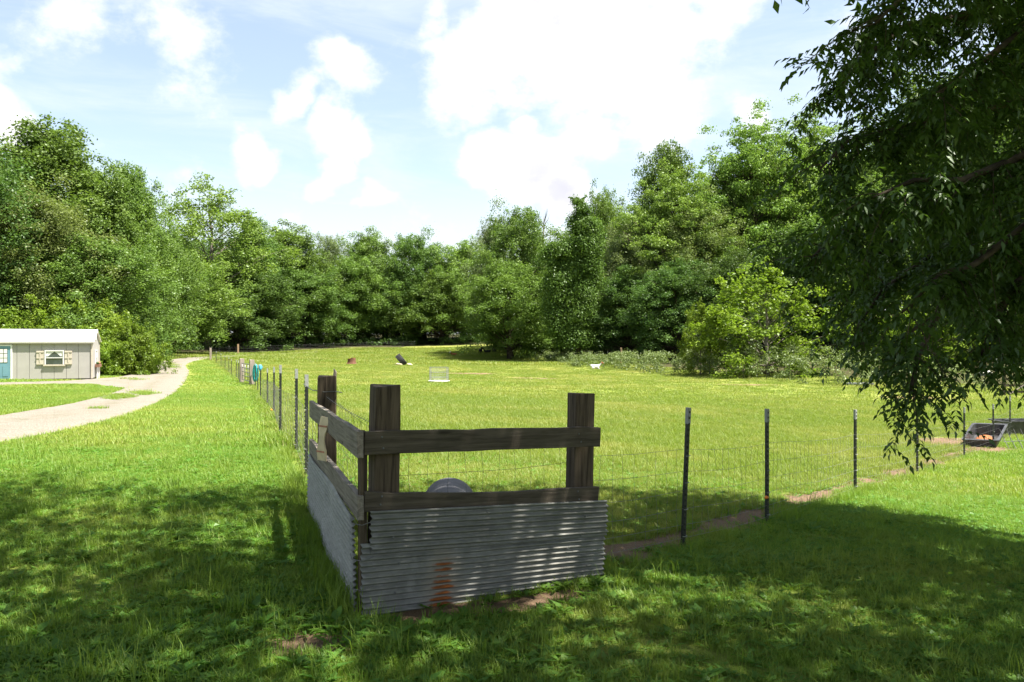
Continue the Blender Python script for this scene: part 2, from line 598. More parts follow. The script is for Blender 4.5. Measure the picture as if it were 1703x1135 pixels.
def blob(x, y, c, rx, ry, ang=0):
    ca, sa = math.cos(ang), math.sin(ang)
    dx, dy = x - c[0], y - c[1]
    u, v = (ca * dx + sa * dy) / rx, (-sa * dx + ca * dy) / ry
    return np.clip(1.25 - np.hypot(u, v) * .75, 0, 1)


DIRT = [(P(520, 1068), .25, .2, .2), (P(480, 1085), .12, .1, 0), (P(1015, 925), .42, .28, .7), (P(1100, 905), .3, .2, .7),
        (P(1575, 735), 1.6, 1.0, .7), (P(1640, 748), 1.4, .8, .8), (P(785, 622), 3.0, 1.7, 0), (P(890, 630), 2.6, 1.2, 0),
        (P(1520, 662), 2.5, .9, 0), (P(1240, 640), 3.0, .8, 0), (P(750, 1020), .5, .16, .55), (P(900, 1000), .5, .16, .55)]


def dirt(x, y):
    d, s = seg_side(x, y, FENCE_R)
    wv = .16 + .1 * np.sin(x * 2.1 + y) + .05 * np.sin(x * 5.3)
    m = np.clip(1.2 - np.abs(s - .30) / np.maximum(wv, .05) * .6, 0, 1) * (d < 1.2) * np.clip((30 - y) / 6, 0, 1)
    for c, rx, ry, a in DIRT:
        m = np.maximum(m, blob(x, y, c, rx, ry, a))
    return m


def in_poly(x, y, poly):
    inside = np.zeros(x.shape, bool)
    n = len(poly)
    for i in range(n):
        x1, y1 = poly[i][0], poly[i][1]; x2, y2 = poly[(i + 1) % n][0], poly[(i + 1) % n][1]
        c = ((y1 > y) != (y2 > y)) & (x < (x2 - x1) * (y - y1) / (y2 - y1 + 1e-12) + x1)
        inside ^= c
    return inside


# the drive: matching points along its two edges
DR_A = [(-260, 775), (-120, 757), (0, 739), (70, 727), (140, 712), (200, 697), (255, 676), (298, 652), (313, 632), (317, 618), (310, 607), (326, 600.5), (352, 597), (400, 593.5), (460, 590), (530, 586.5)]
DR_B = [(-260, 715), (-120, 703), (0, 693), (70, 680), (125, 670), (165, 660), (200, 648), (212, 637), (236, 622), (256, 609), (268, 601), (296, 596.5), (340, 594), (400, 591.5), (460, 588.6), (530, 585.3)]
SP_A = [(-60, 644), (0, 641.5), (60, 640), (110, 639), (160, 640), (215, 648), (245, 655)]
SP_B = [(-60, 639), (0, 637.5), (60, 636), (110, 634.5), (150, 631), (200, 626), (250, 615)]


def strip_edges(A, B):
    a = [P(*p) for p in A]; b = [P(*p) for p in B]

    def dense(c, n=320):
        c = np.array([(p.x, p.y) for p in c])
        mid_ = np.array([((p.x + q.x) / 2, (p.y + q.y) / 2) for p, q in zip(a, b)])
        cum = np.concatenate([[0], np.cumsum(np.hypot(*np.diff(mid_, axis=0).T))])
        t = np.interp(np.linspace(0, 1, n) ** 1.35 * cum[-1], cum, range(len(c)))
        out = np.stack([np.interp(t, range(len(c)), c[:, k]) for k in (0, 1)], 1)
        for _ in range(24):
            out[1:-1] = (out[:-2] + 2 * out[1:-1] + out[2:]) / 4
        return out
    return dense(a), dense(b)


DRIVE = strip_edges(DR_A, DR_B)
SPUR = strip_edges(SP_A, SP_B)
POLYS = [np.vstack([e[0], e[1][::-1]]) for e in (DRIVE, SPUR)]
MEDIAN = [(P(186, 664), .45, 1.5, .55), (P(203, 661), .5, 1.6, .55), (P(236, 656), .38, 2.2, .5), (P(285, 609), .5, 7.0, .42), (P(219, 632), .5, 2.4, .5), (P(161, 683), .16, .3, .3)]


def road(x, y):
    m = np.zeros(x.shape, bool)
    for p in POLYS: m |= in_poly(x, y, p)
    return m


def median(x, y):
    m = np.zeros(x.shape)
    for c, rx, ry, a in MEDIAN: m = np.maximum(m, blob(x, y, c, rx, ry, a))
    return m


# outline of the open land (lawn + pasture); outside of it is woodland floor
OPEN = [(-200, -200), (-200, 40), (-75, 50), (-52, 62), (-44, 80), (-52, 110), (-46, 128), (-27, 155), (-4, 157), (4, 130), (10, 108), (17, 86), (27, 66), (34, 54), (60, 44), (200, 20), (200, -200)]

# ------------------------------------------------------------------ ground sheet
NG = 400
s = np.linspace(-1, 1, NG)
k_ = math.asinh(1600 / 3.0)
axis = 3.0 * np.sinh(k_ * s)
GX, GY = np.meshgrid(axis, axis + 7.0)
gx, gy = GX.ravel(), GY.ravel()
gz = Hs(gx, gy)
idx = np.arange(NG * NG).reshape(NG, NG)
quads = np.stack([idx[:-1, :-1].ravel(), idx[:-1, 1:].ravel(), idx[1:, 1:].ravel(), idx[1:, :-1].ravel()], 1)
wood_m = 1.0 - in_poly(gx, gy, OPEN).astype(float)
dry_m = np.clip((gy - 22) / 45, 0, 1) * np.clip((gx + 40) / 20, 0, 1)
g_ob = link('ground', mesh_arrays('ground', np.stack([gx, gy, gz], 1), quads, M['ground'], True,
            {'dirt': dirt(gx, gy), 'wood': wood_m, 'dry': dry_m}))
tag(g_ob, 'mown lawn and pasture ground with bare soil patches', None, None, 'structure')


def make_strip(name, edges, off, label):
    a, b = edges
    n, mcount = len(a), 11
    V = []
    for i in range(n):
        ja = .07 * rng.normal() + .18 * math.sin(i * .23) * math.sin(i * .071); jb = .07 * rng.normal() + .18 * math.sin(i * .19 + 2) * math.sin(i * .083)
        w = b[i] - a[i]; L = max(np.hypot(*w), .2)
        for j in range(mcount):
            t = j / (mcount - 1)
            p = a[i] + w * t
            p = p + w / L * ((1 - t) * ja + t * jb)
            V.append((p[0], p[1], t))
    V = np.array(V)
    z = Hs(V[:, 0], V[:, 1])
    edge = np.minimum(V[:, 2], 1 - V[:, 2])
    z = z + off * np.clip(edge / .09, -1, 1) - .03 * (edge < .01) + .012 * rng.normal(size=len(z)) * (edge > .1) * .5
    V[:, 2] = z
    ii = np.arange(n * mcount).reshape(n, mcount)
    q = np.stack([ii[:-1, :-1].ravel(), ii[1:, :-1].ravel(), ii[1:, 1:].ravel(), ii[:-1, 1:].ravel()], 1)
    tt = np.tile(np.linspace(0, 1, mcount), n)
    trk = np.exp(-((tt - .5) / .13) ** 2)
    o = link(name, mesh_arrays(name, V, q, M['gravel'], True, {'crown_strip': trk}))
    tag(o, label, None, None, 'structure')


make_strip('gravel_drive', DRIVE, .055, 'pale gravel drive curving up beside the fence')
make_strip('gravel_path', SPUR, .045, 'pale gravel path branching off to the shed')

# ------------------------------------------------------------------ foliage geometry
def leaf_quads(c, nrm, L, Wd, rg, fold=.0):
    """rhombic leaves at c with normals nrm"""
    n = len(c)
    nrm = nrm / np.maximum(np.linalg.norm(nrm, axis=1, keepdims=True), 1e-6)
    r = rg.normal(size=(n, 3))
    t = r - nrm * (r * nrm).sum(1, keepdims=True)
    t /= np.maximum(np.linalg.norm(t, axis=1, keepdims=True), 1e-6)
    b = np.cross(nrm, t)
    L = np.broadcast_to(L, (n,))[:, None]; Wd = np.broadcast_to(Wd, (n,))[:, None]
    v = np.stack([c - t * L * .5, c + b * Wd * .5 - t * L * .05, c + t * L * .5 - nrm * L * .12, c - b * Wd * .5 - t * L * .05], 1)
    return v.reshape(-1, 3), np.arange(n * 4).reshape(n, 4)


def puff(centres, radii, per, flat, leaf, rg, up=.5):
    """leaf positions, normals for a set of foliage puffs"""
    C, Nn, T = [], [], []
    for c, r in zip(centres, radii):
        k = max(4, int(per * (r ** 2)))
        d = rg.normal(size=(k, 3)); d /= np.linalg.norm(d, axis=1, keepdims=True)
        d[:, 2] = np.where(d[:, 2] < -.6, -d[:, 2] * .8, d[:, 2])
        rad = r * (rg.random(k) ** .33) * (1 + .22 * rg.normal(size=k))
        p = c + d * rad[:, None] * np.array([1, 1, flat])
        nn = d * .8 + np.array([0, 0, up]) + .55 * rg.normal(size=(k, 3))
        C.append(p); Nn.append(nn); T.append(np.clip(rg.normal(.5, .28) + .18 * rg.normal(size=k), 0, 1))
    return np.concatenate(C), np.concatenate(Nn), np.concatenate(T)


def make_tree(name, seed, height, base, rx, prof, boughs, per, leaf, mat_leaf, mat_bark, trunk_r=.22, sub=7, lobes=.25, inner=.45, bough_r=.2, flat=1.15):
    """one tree of unit-free size: mesh 'trunk' (with limbs) and mesh 'crown'"""
    rg = np.random.default_rng(seed)
    rd = random.Random(seed)
    # trunk path
    n = 9
    tp = []
    ox = oy = 0
    for i in range(n):
        z = height * .80 * i / (n - 1)
        tp.append(Vector((ox, oy, z)))
        ox += rd.uniform(-1, 1) * height * .012; oy += rd.uniform(-1, 1) * height * .012
    mb = MB()
    rad = [trunk_r * (1.35 if i == 0 else 1) * (1 - .88 * (i / (n - 1))) + .02 for i in range(n)]
    mb.tube(tp, rad, 8)
    ph = rg.random(6) * 6.28
    cents, rads = [], []
    plan = []
    dome = boughs // 4
    for b in range(boughs + dome):
        t = (b + rg.random()) / boughs if b < boughs else .72 + .28 * rg.random()
        a = b * 2.399 + rg.normal() * .35
        lob = 1 + lobes * math.sin(3 * a + ph[0] + 4 * t) * .7 + lobes * math.sin(5 * a + ph[1] - 7 * t) * .5
        Rr = rx * prof(t) * min(lob, 1.3)
        rr = Rr * ((inner if t < .72 else .0) + (1 - (inner if t < .72 else .0)) * rg.random() ** .6)
        z = base + (height - base) * t * .95
        z = min(z + rg.normal() * height * .022, height * .94)
        zi = min(max(z / (height * .80), 0), 1) * (n - 1)
        i0 = min(int(zi), n - 2)
        ax = tp[i0].lerp(tp[i0 + 1], zi - i0)
        c = np.array([ax.x + math.cos(a) * rr, ax.y + math.sin(a) * rr, z])
        if t > .8 and plan and min(np.linalg.norm(c - q_) for q_ in plan) > bough_r * rx * (2.0 if b >= boughs else 2.7): continue
        if t > .9 and b < boughs and rr > .25 * rx: continue
        plan.append(c)
        # limb
        dist = rr
        zs = max(height * .10, z - dist * rd.uniform(.45, .95) - .3)
        zj = min(zs / (height * .80), 1) * (n - 1); j0 = min(int(zj), n - 2)
        st = tp[j0].lerp(tp[j0 + 1], zj - j0)
        r0 = max(.03, trunk_r * .36 * (1 - .7 * t))
        mid = st.lerp(Vector(c), .5) + Vector((rd.uniform(-.1, .1), rd.uniform(-.1, .1), .06)) * max(dist, .6)
        mb.tube([st, mid, Vector(c)], [r0, r0 * .7, r0 * .25], 5, False)
        br = bough_r * rx * (.8 + .5 * rg.random()) * (1.1 if t < .75 else .85)
        for q in range(sub):
            o = rg.normal(size=3) * br * np.array([.8, .8, 1.1])
            cents.append(c + o); rads.append(br * (.45 + .4 * rg.random()))
    C, Nn, T = puff(cents, rads, per, flat, leaf, rg, .35)
    k = len(C)
    L = leaf * (.7 + .6 * rg.random(k))
    V, Q = leaf_quads(C, Nn, L, L * .62, rg)
    cm = mesh_arrays(name + '_crown', V, Q, mat_leaf, False, {'tint': np.repeat(T, 4)})
    tm = mb.mesh(name + '_trunk', mat_bark, True)
    return dict(trunk=tm, crown=cm, h=height, r=rx)


p_round = lambda t: math.sin(math.pi * min(1, .12 + .86 * t)) ** .6 if t < .97 else .25
p_cone = lambda t: (1.0 - .86 * t) * (.75 + .25 * min(1, t * 6))
p_tall = lambda t: (.55 + .45 * math.sin(math.pi * min(1, t * 1.0))) * (1 if t < .8 else (1 - t) / .2 * .75 + .25)
p_flat = lambda t: .5 + .5 * math.sin(math.pi * min(1, t * .8 + .15))
p_skirt = lambda t: (1 - t ** 3.4) ** .5 * (.82 + .18 * math.sin(math.pi * t))

# prototypes are 10 m high with a radius of about 3 m; every instance scales them
PR = {}
PR['oak'] = make_tree('oak', 11, 10, 2.0, 3.3, p_skirt, 72, 560, .125, M['lf_mid'], M['bark'])
PR['oak2'] = make_tree('oak2', 12, 10, 1.7, 3.3, p_skirt, 66, 560, .125, M['lf_mid'], M['bark'], lobes=.4)
PR['deep'] = make_tree('deep', 13, 10, 1.3, 3.3, p_skirt, 70, 540, .125, M['lf_deep'], M['bark'])
PR['light'] = make_tree('light', 14, 10, 1.9, 3.2, p_round, 70, 560, .125, M['lf_light'], M['bark'], lobes=.35)
PR['tall'] = make_tree('tall', 15, 10, 1.6, 2.0, p_tall, 70, 760, .11, M['lf_mid'], M['bark_light'], lobes=.4, bough_r=.26, trunk_r=.14)
PR['open'] = make_tree('open', 16, 10, 2.6, 3.2, p_flat, 52, 520, .12, M['lf_light'], M['bark_light'], lobes=.5, bough_r=.16, inner=.3, trunk_r=.17)
PR['olive'] = make_tree('olive', 17, 10, .4, 2.9, p_skirt, 76, 760, .10, M['lf_olive'], M['bark'], lobes=.3)
PR['grey'] = make_tree('grey', 18, 10, 1.5, 3.0, p_round, 66, 640, .11, M['lf_grey'], M['bark'], lobes=.3)
PR['feather'] = make_tree('feather', 19, 10, 1.6, 3.3, p_round, 84, 620, .11, M['lf_light'], M['bark'], lobes=.35, flat=.6, bough_r=.17)
PR['yellow'] = make_tree('yellow', 20, 10, .2, 4.2, p_skirt, 56, 210, .24, M['lf_yellow'], M['bark_light'], lobes=.45, bough_r=.14, trunk_r=.14)
PR['bush'] = make_tree('bush', 21, 10, .3, 6.5, p_skirt, 60, 110, .36, M['lf_yellow'], M['bark'], lobes=.3, bough_r=.15, trunk_r=.2)
PR['vinebush'] = make_tree('vinebush', 22, 10, .2, 5.5, p_skirt, 70, 150, .32, M['lf_vine'], M['bark'], lobes=.1, bough_r=.15, inner=.75, trunk_r=.2)
print('protos', sum(len(p['crown'].polygons) for p in PR.values()))


def plant(kind, px, d, top, wpx, label, cat='tree', name='broadleaf_tree', group=None, sink=0.15):
    pr = PR[kind]
    x, y = (px - 851.5) / F * d, d
    z = H(x, y) - sink
    zt = CAM_H + (567.5 - top) / F * d
    hgt = max(zt - z, 1.0)
    rad = wpx / F * d / 2
    o = thing(name, label, cat, (x, y, z), random.uniform(0, 6.28), group)
    sz = hgt / (pr['h'] * 1.0)
    sr = rad / pr['r'] * 1.0
    o.scale = (sr, sr, sz)
    link('trunk', pr['trunk'], o)
    link('crown', pr['crown'], o)
    return o


FRONT = [
    ('deep', -70, 64, 250, 250, 'dark green tree at the left picture edge behind the shed'),
    ('tall', 45, 78, 205, 190, 'tallest tree of the left woods, airy pale top at upper left'),
    ('olive', 70, 66, 322, 210, 'olive green fine-leaved tree above the white shed roof'),
    ('oak', 165, 80, 290, 170, 'tall green tree right of the olive green one in the left woods'),
    ('tall', 226, 82, 278, 95, 'narrow upright tree with a pointed top in the left woods'),
    ('open', 345, 90, 308, 205, 'open crowned tree with bare pale limbs showing, left of the drive end'),
    ('tall', 412, 95, 368, 70, 'slim dark column-like tree beside the open crowned one'),
    ('oak2', 160, 66, 408, 190, 'lower leafy tree directly above the shed end gable'),
    ('light', 285, 76, 432, 180, 'lighter low tree over the bend of the gravel drive'),
    ('deep', 395, 92, 452, 165, 'dark low-hanging tree over the far end of the drive'),
    ('oak', 478, 102, 388, 165, 'rounded tree standing behind the far wire fence corner'),
    ('grey', 548, 118, 398, 62, 'small greyish crown poking up left of the gap in the skyline'),
    ('oak2', 505, 100, 455, 120, 'low leafy tree at the far fence left of the yellow-green one'),
    ('light', 590, 124, 432, 110, 'yellow-green tree over the reddish stump at the far fence'),
    ('oak', 612, 138, 396, 120, 'broad tree at the back of the pasture behind the yellow-green one'),
    ('oak2', 695, 142, 400, 115, 'broad tree on the skyline straight above the big tyre'),
    ('light', 768, 142, 410, 115, 'pale round tree on the skyline at the pasture back centre'),
    ('deep', 655, 134, 455, 110, 'dark shaded tree at the pasture back, above the tyre'),
    ('oak', 735, 132, 458, 120, 'leafy tree with low branches at the pasture back centre'),
    ('grey', 822, 130, 372, 75, 'dark grey-green upright tree where the right woods begin'),
    ('oak2', 872, 122, 356, 120, 'uneven topped tree just left of the vine-draped tower'),
    ('light', 850, 114, 442, 135, 'spreading low tree with its trunk showing, above the black goats'),
    ('light', 1003, 108, 328, 85, 'pale topped tree rising right behind the vine-draped tower'),
    ('grey', 1040, 94, 382, 125, 'grey-green soft tree right of the vine-draped tower'),
    ('tall', 1096, 102, 243, 95, 'tall thin-topped tree standing above its neighbours in the right woods'),
    ('feather', 1125, 92, 300, 160, 'feathery tree below the thin-topped one in the right woods'),
    ('olive', 1172, 90, 343, 135, 'rounded olive tinged tree in the middle of the right woods'),
    ('feather', 1255, 96, 212, 185, 'biggest feathery tree on the right skyline'),
    ('feather', 1345, 98, 205, 190, 'feathery tree on the skyline partly behind the hanging leaves'),
    ('oak2', 1200, 98, 285, 120, 'green tree in the hollow left of the biggest feathery one'),
    ('deep', 1125, 82, 445, 150, 'dark low tree behind the bramble strip, left of the saplings'),
    ('deep', 1045, 88, 455, 130, 'dark low tree behind the pale wooden post'),
    ('deep', 1215, 80, 430, 130, 'dark tree right behind the bright yellow-green sapling'),
    ('yellow', 1275, 72, 442, 190, 'bright yellow-green large-leaved young tree behind the brambles'),
    ('yellow', 1165, 75, 505, 58, 'small pale green sapling beside the bright yellow-green one'),
    ('deep', 1325, 88, 395, 150, 'dark tree behind the right half of the yellow-green young tree'),
    ('oak', 1430, 88, 300, 220, 'tree behind the hanging foliage, right of the skyline trees'),
    ('yellow', 1545, 72, 478, 150, 'bright young tree glimpsed through the hanging foliage'),
    ('oak2', 1560, 94, 150, 250, 'tall tree behind the hanging foliage at upper right'),
    ('deep', 1690, 88, 130, 260, 'dark tall tree at the right picture edge behind the foliage'),
    ('deep', 1640, 76, 330, 190, 'dark low tree at right behind the hanging foliage'),
]
for kind, px, d, top, w, lab in FRONT:
    if 270 < px < 800:
        low = 12 if top > 425 else (24 if kind != 'tall' else 20)
        d = float(np.interp(px, [270, 290, 330, 400, 480, 560, 650, 800], [100, 112, 122, 134, 146, 152, 157, 158])) + low * .5 + (d % 5)
    if 990 < px < 1480 and kind != 'yellow':
        d *= 1.22
    plant(kind, px, d, top, w * 1.12, lab)

BEHIND = [('left', -80, 420, 84, 110, 330, 'tree in the rear rank of the left woods'),
          ('mid', 430, 840, 178, 200, 430, 'tree in the rear rank beyond the pasture back'),
          ('right', 880, 1750, 128, 150, 330, 'tree in the rear rank of the right woods')]
ORD = 'first second third fourth fifth sixth seventh eighth ninth tenth eleventh twelfth thirteenth fourteenth fifteenth sixteenth seventeenth eighteenth nineteenth twentieth'.split()
for nm, x0, x1, d0, d1, top, lab in BEHIND:
    cnt = {'left': 13, 'mid': 11, 'right': 20}[nm]
    for i in range(cnt):
        px = x0 + (x1 - x0) * (i + .5) / cnt + random.uniform(-12, 12)
        d = random.uniform(d0, d1)
        if nm == 'left' and px > 250: d += 70
        # keep below the front skyline
        sky = np.interp(px, [-80, 50, 120, 250, 400, 470, 560, 650, 800, 880, 1000, 1100, 1200, 1300, 1750], [260, 260, 330, 340, 375, 410, 430, 420, 430, 400, 370, 330, 310, 245, 190])
        plant(random.choice(['oak', 'oak2', 'deep', 'deep']), px, d, sky + random.uniform(8, 50), random.uniform(120, 170), lab + ', ' + ORD[i] + ' from the left', group='rear rank of the ' + nm + ' woods')

SHRUBS = [(15, 60, 528, 150), (95, 61, 512, 130), (165, 62, 520, 120), (215, 60, 545, 90), (150, 58, 556, 90), (238, 61, 572, 48)]
SL = ['yellow-green shrub behind the shed roof at the picture edge', 'tallest yellow-green shrub behind the middle of the shed roof',
      'yellow-green shrub behind the shed gable', 'yellow-green shrub right of the shed end wall', 'low yellow-green shrub close behind the shed end wall',
      'small outermost yellow-green shrub nearest the gravel drive']
for (px, d, top, w), lab in zip(SHRUBS, SL):
    plant('bush', px, d, top, w * 1.1, lab, 'shrub', 'shrub', 'yellow-green shrubs behind the shed', .4)
plant('vinebush', 906, 118, 522, 78, 'rounded vine-smothered bush at the foot of the vine tower', 'shrub', 'vine_bush')

# ---- tower of vines over a dead tree
def vine_tower():
    px, d = 962, 105
    x, y = (px - 851.5) / F * d, d
    z0 = H(x, y)
    o = thing('vine_covered_tree', 'dead tree smothered by vines into a leaning green tower', 'tree', (x, y, z0 - .1))
    mp = d / F                                       # metres per photograph pixel there
    def q(ppx, ppy, dy=0): return np.array([(ppx - px) * mp, dy, CAM_H + (567.5 - ppy) * mp - z0])
    rg = np.random.default_rng(5)
    cents, rads = [], []
    def column(a, b, ra, rb, n):
        for i in range(n):
            t = i / (n - 1)
            c = a * (1 - t) + b * t
            r = ra * (1 - t) + rb * t
            for k in range(3):
                ang = rg.random() * 6.28
                cents.append(c + np.array([math.cos(ang), math.sin(ang), 0]) * r * .55 + rg.normal(size=3) * .18)
                rads.append(r * (.55 + .25 * rg.random()))
    column(q(962, 570), q(968, 450), 2.4, 2.2, 13)
    column(q(968, 450), q(974, 380), 2.2, 2.1, 10)
    column(q(974, 385), q(974, 372), 2.0, 1.5, 4)
    column(q(966, 375), q(965, 338), 1.45, 1.0, 8)
    column(q(940, 560), q(925, 420), 2.4, 2.0, 14)
    column(q(925, 425), q(918, 408), 1.6, 1.0, 4)
    C, Nn, T = puff(cents, rads, 420, .95, .2, rg, .25)
    V, Q = leaf_quads(C, Nn, .2 * (.7 + .6 * rg.random(len(C))), .16, rg)
    link('crown', mesh_arrays('vine_crown', V, Q, M['lf_vine'], False, {'tint': np.repeat(T, 4)}), o)
    mb = MB()
    mb.tube([q(962, 590), q(966, 480), q(968, 400), q(967, 335)], [.4, .34, .25, .08], 8)
    mb.tube([q(958, 560), q(935, 480), q(925, 420)], [.25, .2, .1], 6)
    mb.build('trunk', M['bark'], o, True)
    tw = MB()
    for a, b, c in (((966, 345), (958, 330), (945, 327)), ((966, 345), (972, 330), (976, 320)), ((968, 345), (975, 336), (978, 328))):
        tw.tube([q(*a), q(*b), q(*c)], [.06, .04, .015], 5)
    tw.build('bare_twig', M['bark_light'], o, True)
    for a, b in (((962, 336), (946, 327)), ((968, 336), (975, 323))):
        cc, rr = [], []
        for t in np.linspace(0, 1, 7): cc.append(q(*a) * (1 - t) + q(*b) * t + rg.normal(size=3) * .05); rr.append(.28 * (1.2 - .6 * t))
        C, Nn, T = puff(cc, rr, 500, .8, .2, rg, .25)
        V, Q = leaf_quads(C, Nn, .17, .12, rg)
        link('vine_tendril', mesh_arrays('vine_tendril', V, Q, M['lf_vine'], False, {'tint': np.repeat(T, 4)}), o)


vine_tower()

# a leafless dead tree left of the vine tower
def dead_tree():
    px, d = 904, 123
    x, y = (px - 851.5) / F * d, d
    z0 = H(x, y)
    o = thing('dead_tree', 'leafless grey dead tree among the crowns left of the vine tower', 'tree', (x, y, z0 - .1))
    mb = MB(); rd = random.Random(4)
    top = CAM_H + (567.5 - 348) / F * d - z0
    mb.tube([(0, 0, 0), (.2, 0, top * .45), (-.1, .1, top * .75), (.1, 0, top)], [.3, .24, .14, .02], 7)
    for i in range(16):
        h0 = top * rd.uniform(.55, .93); a = rd.uniform(0, 6.28); L = rd.uniform(1.2, 2.8)
        p = Vector((0, 0, h0)); e = p + Vector((math.cos(a) * L * .55, math.sin(a) * L * .55, L))
        mb.tube([p, p.lerp(e, .5) + Vector((math.cos(a), math.sin(a), 0)) * .2, e], [.06, .04, .012], 5)
    mb.build('trunk', M['bark_light'], o, True)


dead_tree()

# ---- undergrowth along the wood edges and the bramble strip (masses nobody could count)
def mass(name, label, pts, mat_, leaf, per, rg, kind='stuff'):
    cents = [p[0] for p in pts]; rads = [p[1] for p in pts]
    C, Nn, T = puff(cents, rads, per, .8, leaf, rg, .5)
    V, Q = leaf_quads(C, Nn, leaf * (.6 + .7 * rg.random(len(C))), leaf * .6, rg)
    o = link(name, mesh_arrays(name, V, Q, mat_, False, {'tint': np.repeat(T, 4)}))
    tag(o, label, None, None, kind)


rg = np.random.default_rng(33)
pts = []
edge = [(-110, 62), (-66, 66), (-50, 74), (-45, 88), (-54, 112), (-50, 134), (-30, 158), (-5, 161), (5, 135), (12, 114)]
for a, b in zip(edge[:-1], edge[1:]):
    a, b = np.array(a, float), np.array(b, float)
    L = np.hypot(*(b - a))
    for i in range(int(L * 2.4)):
        p = a + (b - a) * rg.random() + rg.normal(size=2) * 1.2
        # stay on the woodland side
        p = p + np.array([0, 1]) * abs(rg.normal()) * 2.5
        r = .45 + .7 * rg.random()
        pts.append((np.array([p[0], p[1], H(*p) + r * .45 + abs(rg.normal()) * .5]), r))
deepu = [(-115, 74), (-72, 78), (-58, 86), (-54, 98), (-62, 122), (-54, 144), (-30, 166), (-4, 168), (10, 145), (20, 126), (30, 108), (42, 92), (60, 82), (90, 70)]
for a, b in zip(deepu[:-1], deepu[1:]):
    a, b = np.array(a, float), np.array(b, float)
    L = np.hypot(*(b - a))
    for i in range(int(L * 2.6)):
        p = a + (b - a) * rg.random() + rg.normal(size=2) * 1.5
        r = .7 + .8 * rg.random()
        pts.append((np.array([p[0], p[1], H(*p) + rg.random() * 3.6]), r))
mass('undergrowth', 'dark leafy undergrowth along the foot of the woods round the pasture', pts, M['lf_under'], .26, 70, rg)
pts = []
bed = [P(852, 594), P(905, 602), P(960, 611), P(1010, 617), P(1080, 622), P(1160, 626), P(1240, 632), P(1320, 638), P(1400, 643), P(1480, 646), P(1600, 652), P(1720, 660)]
for i, (a, b) in enumerate(zip(bed[:-1], bed[1:])):
    a2, b2 = np.array(a[:2]), np.array(b[:2])
    L = np.hypot(*(b2 - a2))
    dirv = (b2 - a2) / L
    back = np.array([-dirv[1], dirv[0]])
    if back[1] < 0: back = -back
    tall = [.5, .6, .8, .8, 1.15, 1.35, 1.25, 1.1, .8, .7, .8][i]
    for k in range(int(L * 11)):
        depth = rg.random() * 7.0
        p = a2 + (b2 - a2) * rg.random() + back * depth + rg.normal(size=2) * .25
        r = .28 + .32 * rg.random()
        hh = 1.9 * tall * min(1, .35 + depth / 3.0)
        pts.append((np.array([p[0], p[1], H(*p) + hh * rg.random() ** .6]), r))
mass('bramble_thicket', 'grey-green bramble thicket strip along the right pasture fence', pts, M['lf_bramble'], .17, 230, rg)

# ------------------------------------------------------------------ shade trees over the camera
def shade_crown(rg, centre, rx, ry, zlo, zhi, n, leaf, per, keep):
    cents, rads = [], []
    while len(cents) < n:
        u = rg.uniform(-1, 1, 3)
        if (u ** 2).sum() > 1: continue
        x, y = centre[0] + u[0] * rx, centre[1] + u[1] * ry
        z = (zlo + zhi) / 2 + u[2] * (zhi - zlo) / 2
        if not keep(x, y, z): continue
        cents.append(np.array([x, y, z])); rads.append(.45 + .5 * rg.random())
    return puff(cents, rads, per, .7, leaf, rg, .6)


def lance_leaves(C, D, Nn, L, Wd):
    """lanceolate leaflets, folded along the midrib: 6 verts, 2 quads"""
    Nn = Nn - D * (Nn * D).sum(1, keepdims=True)
    Nn /= np.maximum(np.linalg.norm(Nn, axis=1, keepdims=True), 1e-6)
    B = np.cross(D, Nn)
    L = L[:, None]; Wd = Wd[:, None]
    v = np.stack([C, C + D * L * .38 + B * Wd * .5 + Nn * Wd * .18, C + D * L * .42, C + D * L * .38 - B * Wd * .5 + Nn * Wd * .18,
                  C + D * L - Nn * L * .12], 1).reshape(-1, 3)
    n = len(C)
    o = np.arange(n)[:, None] * 5
    f = np.concatenate([o + np.array([[0, 1, 4, 2]]), o + np.array([[0, 2, 4, 3]])], 0)
    return v, f


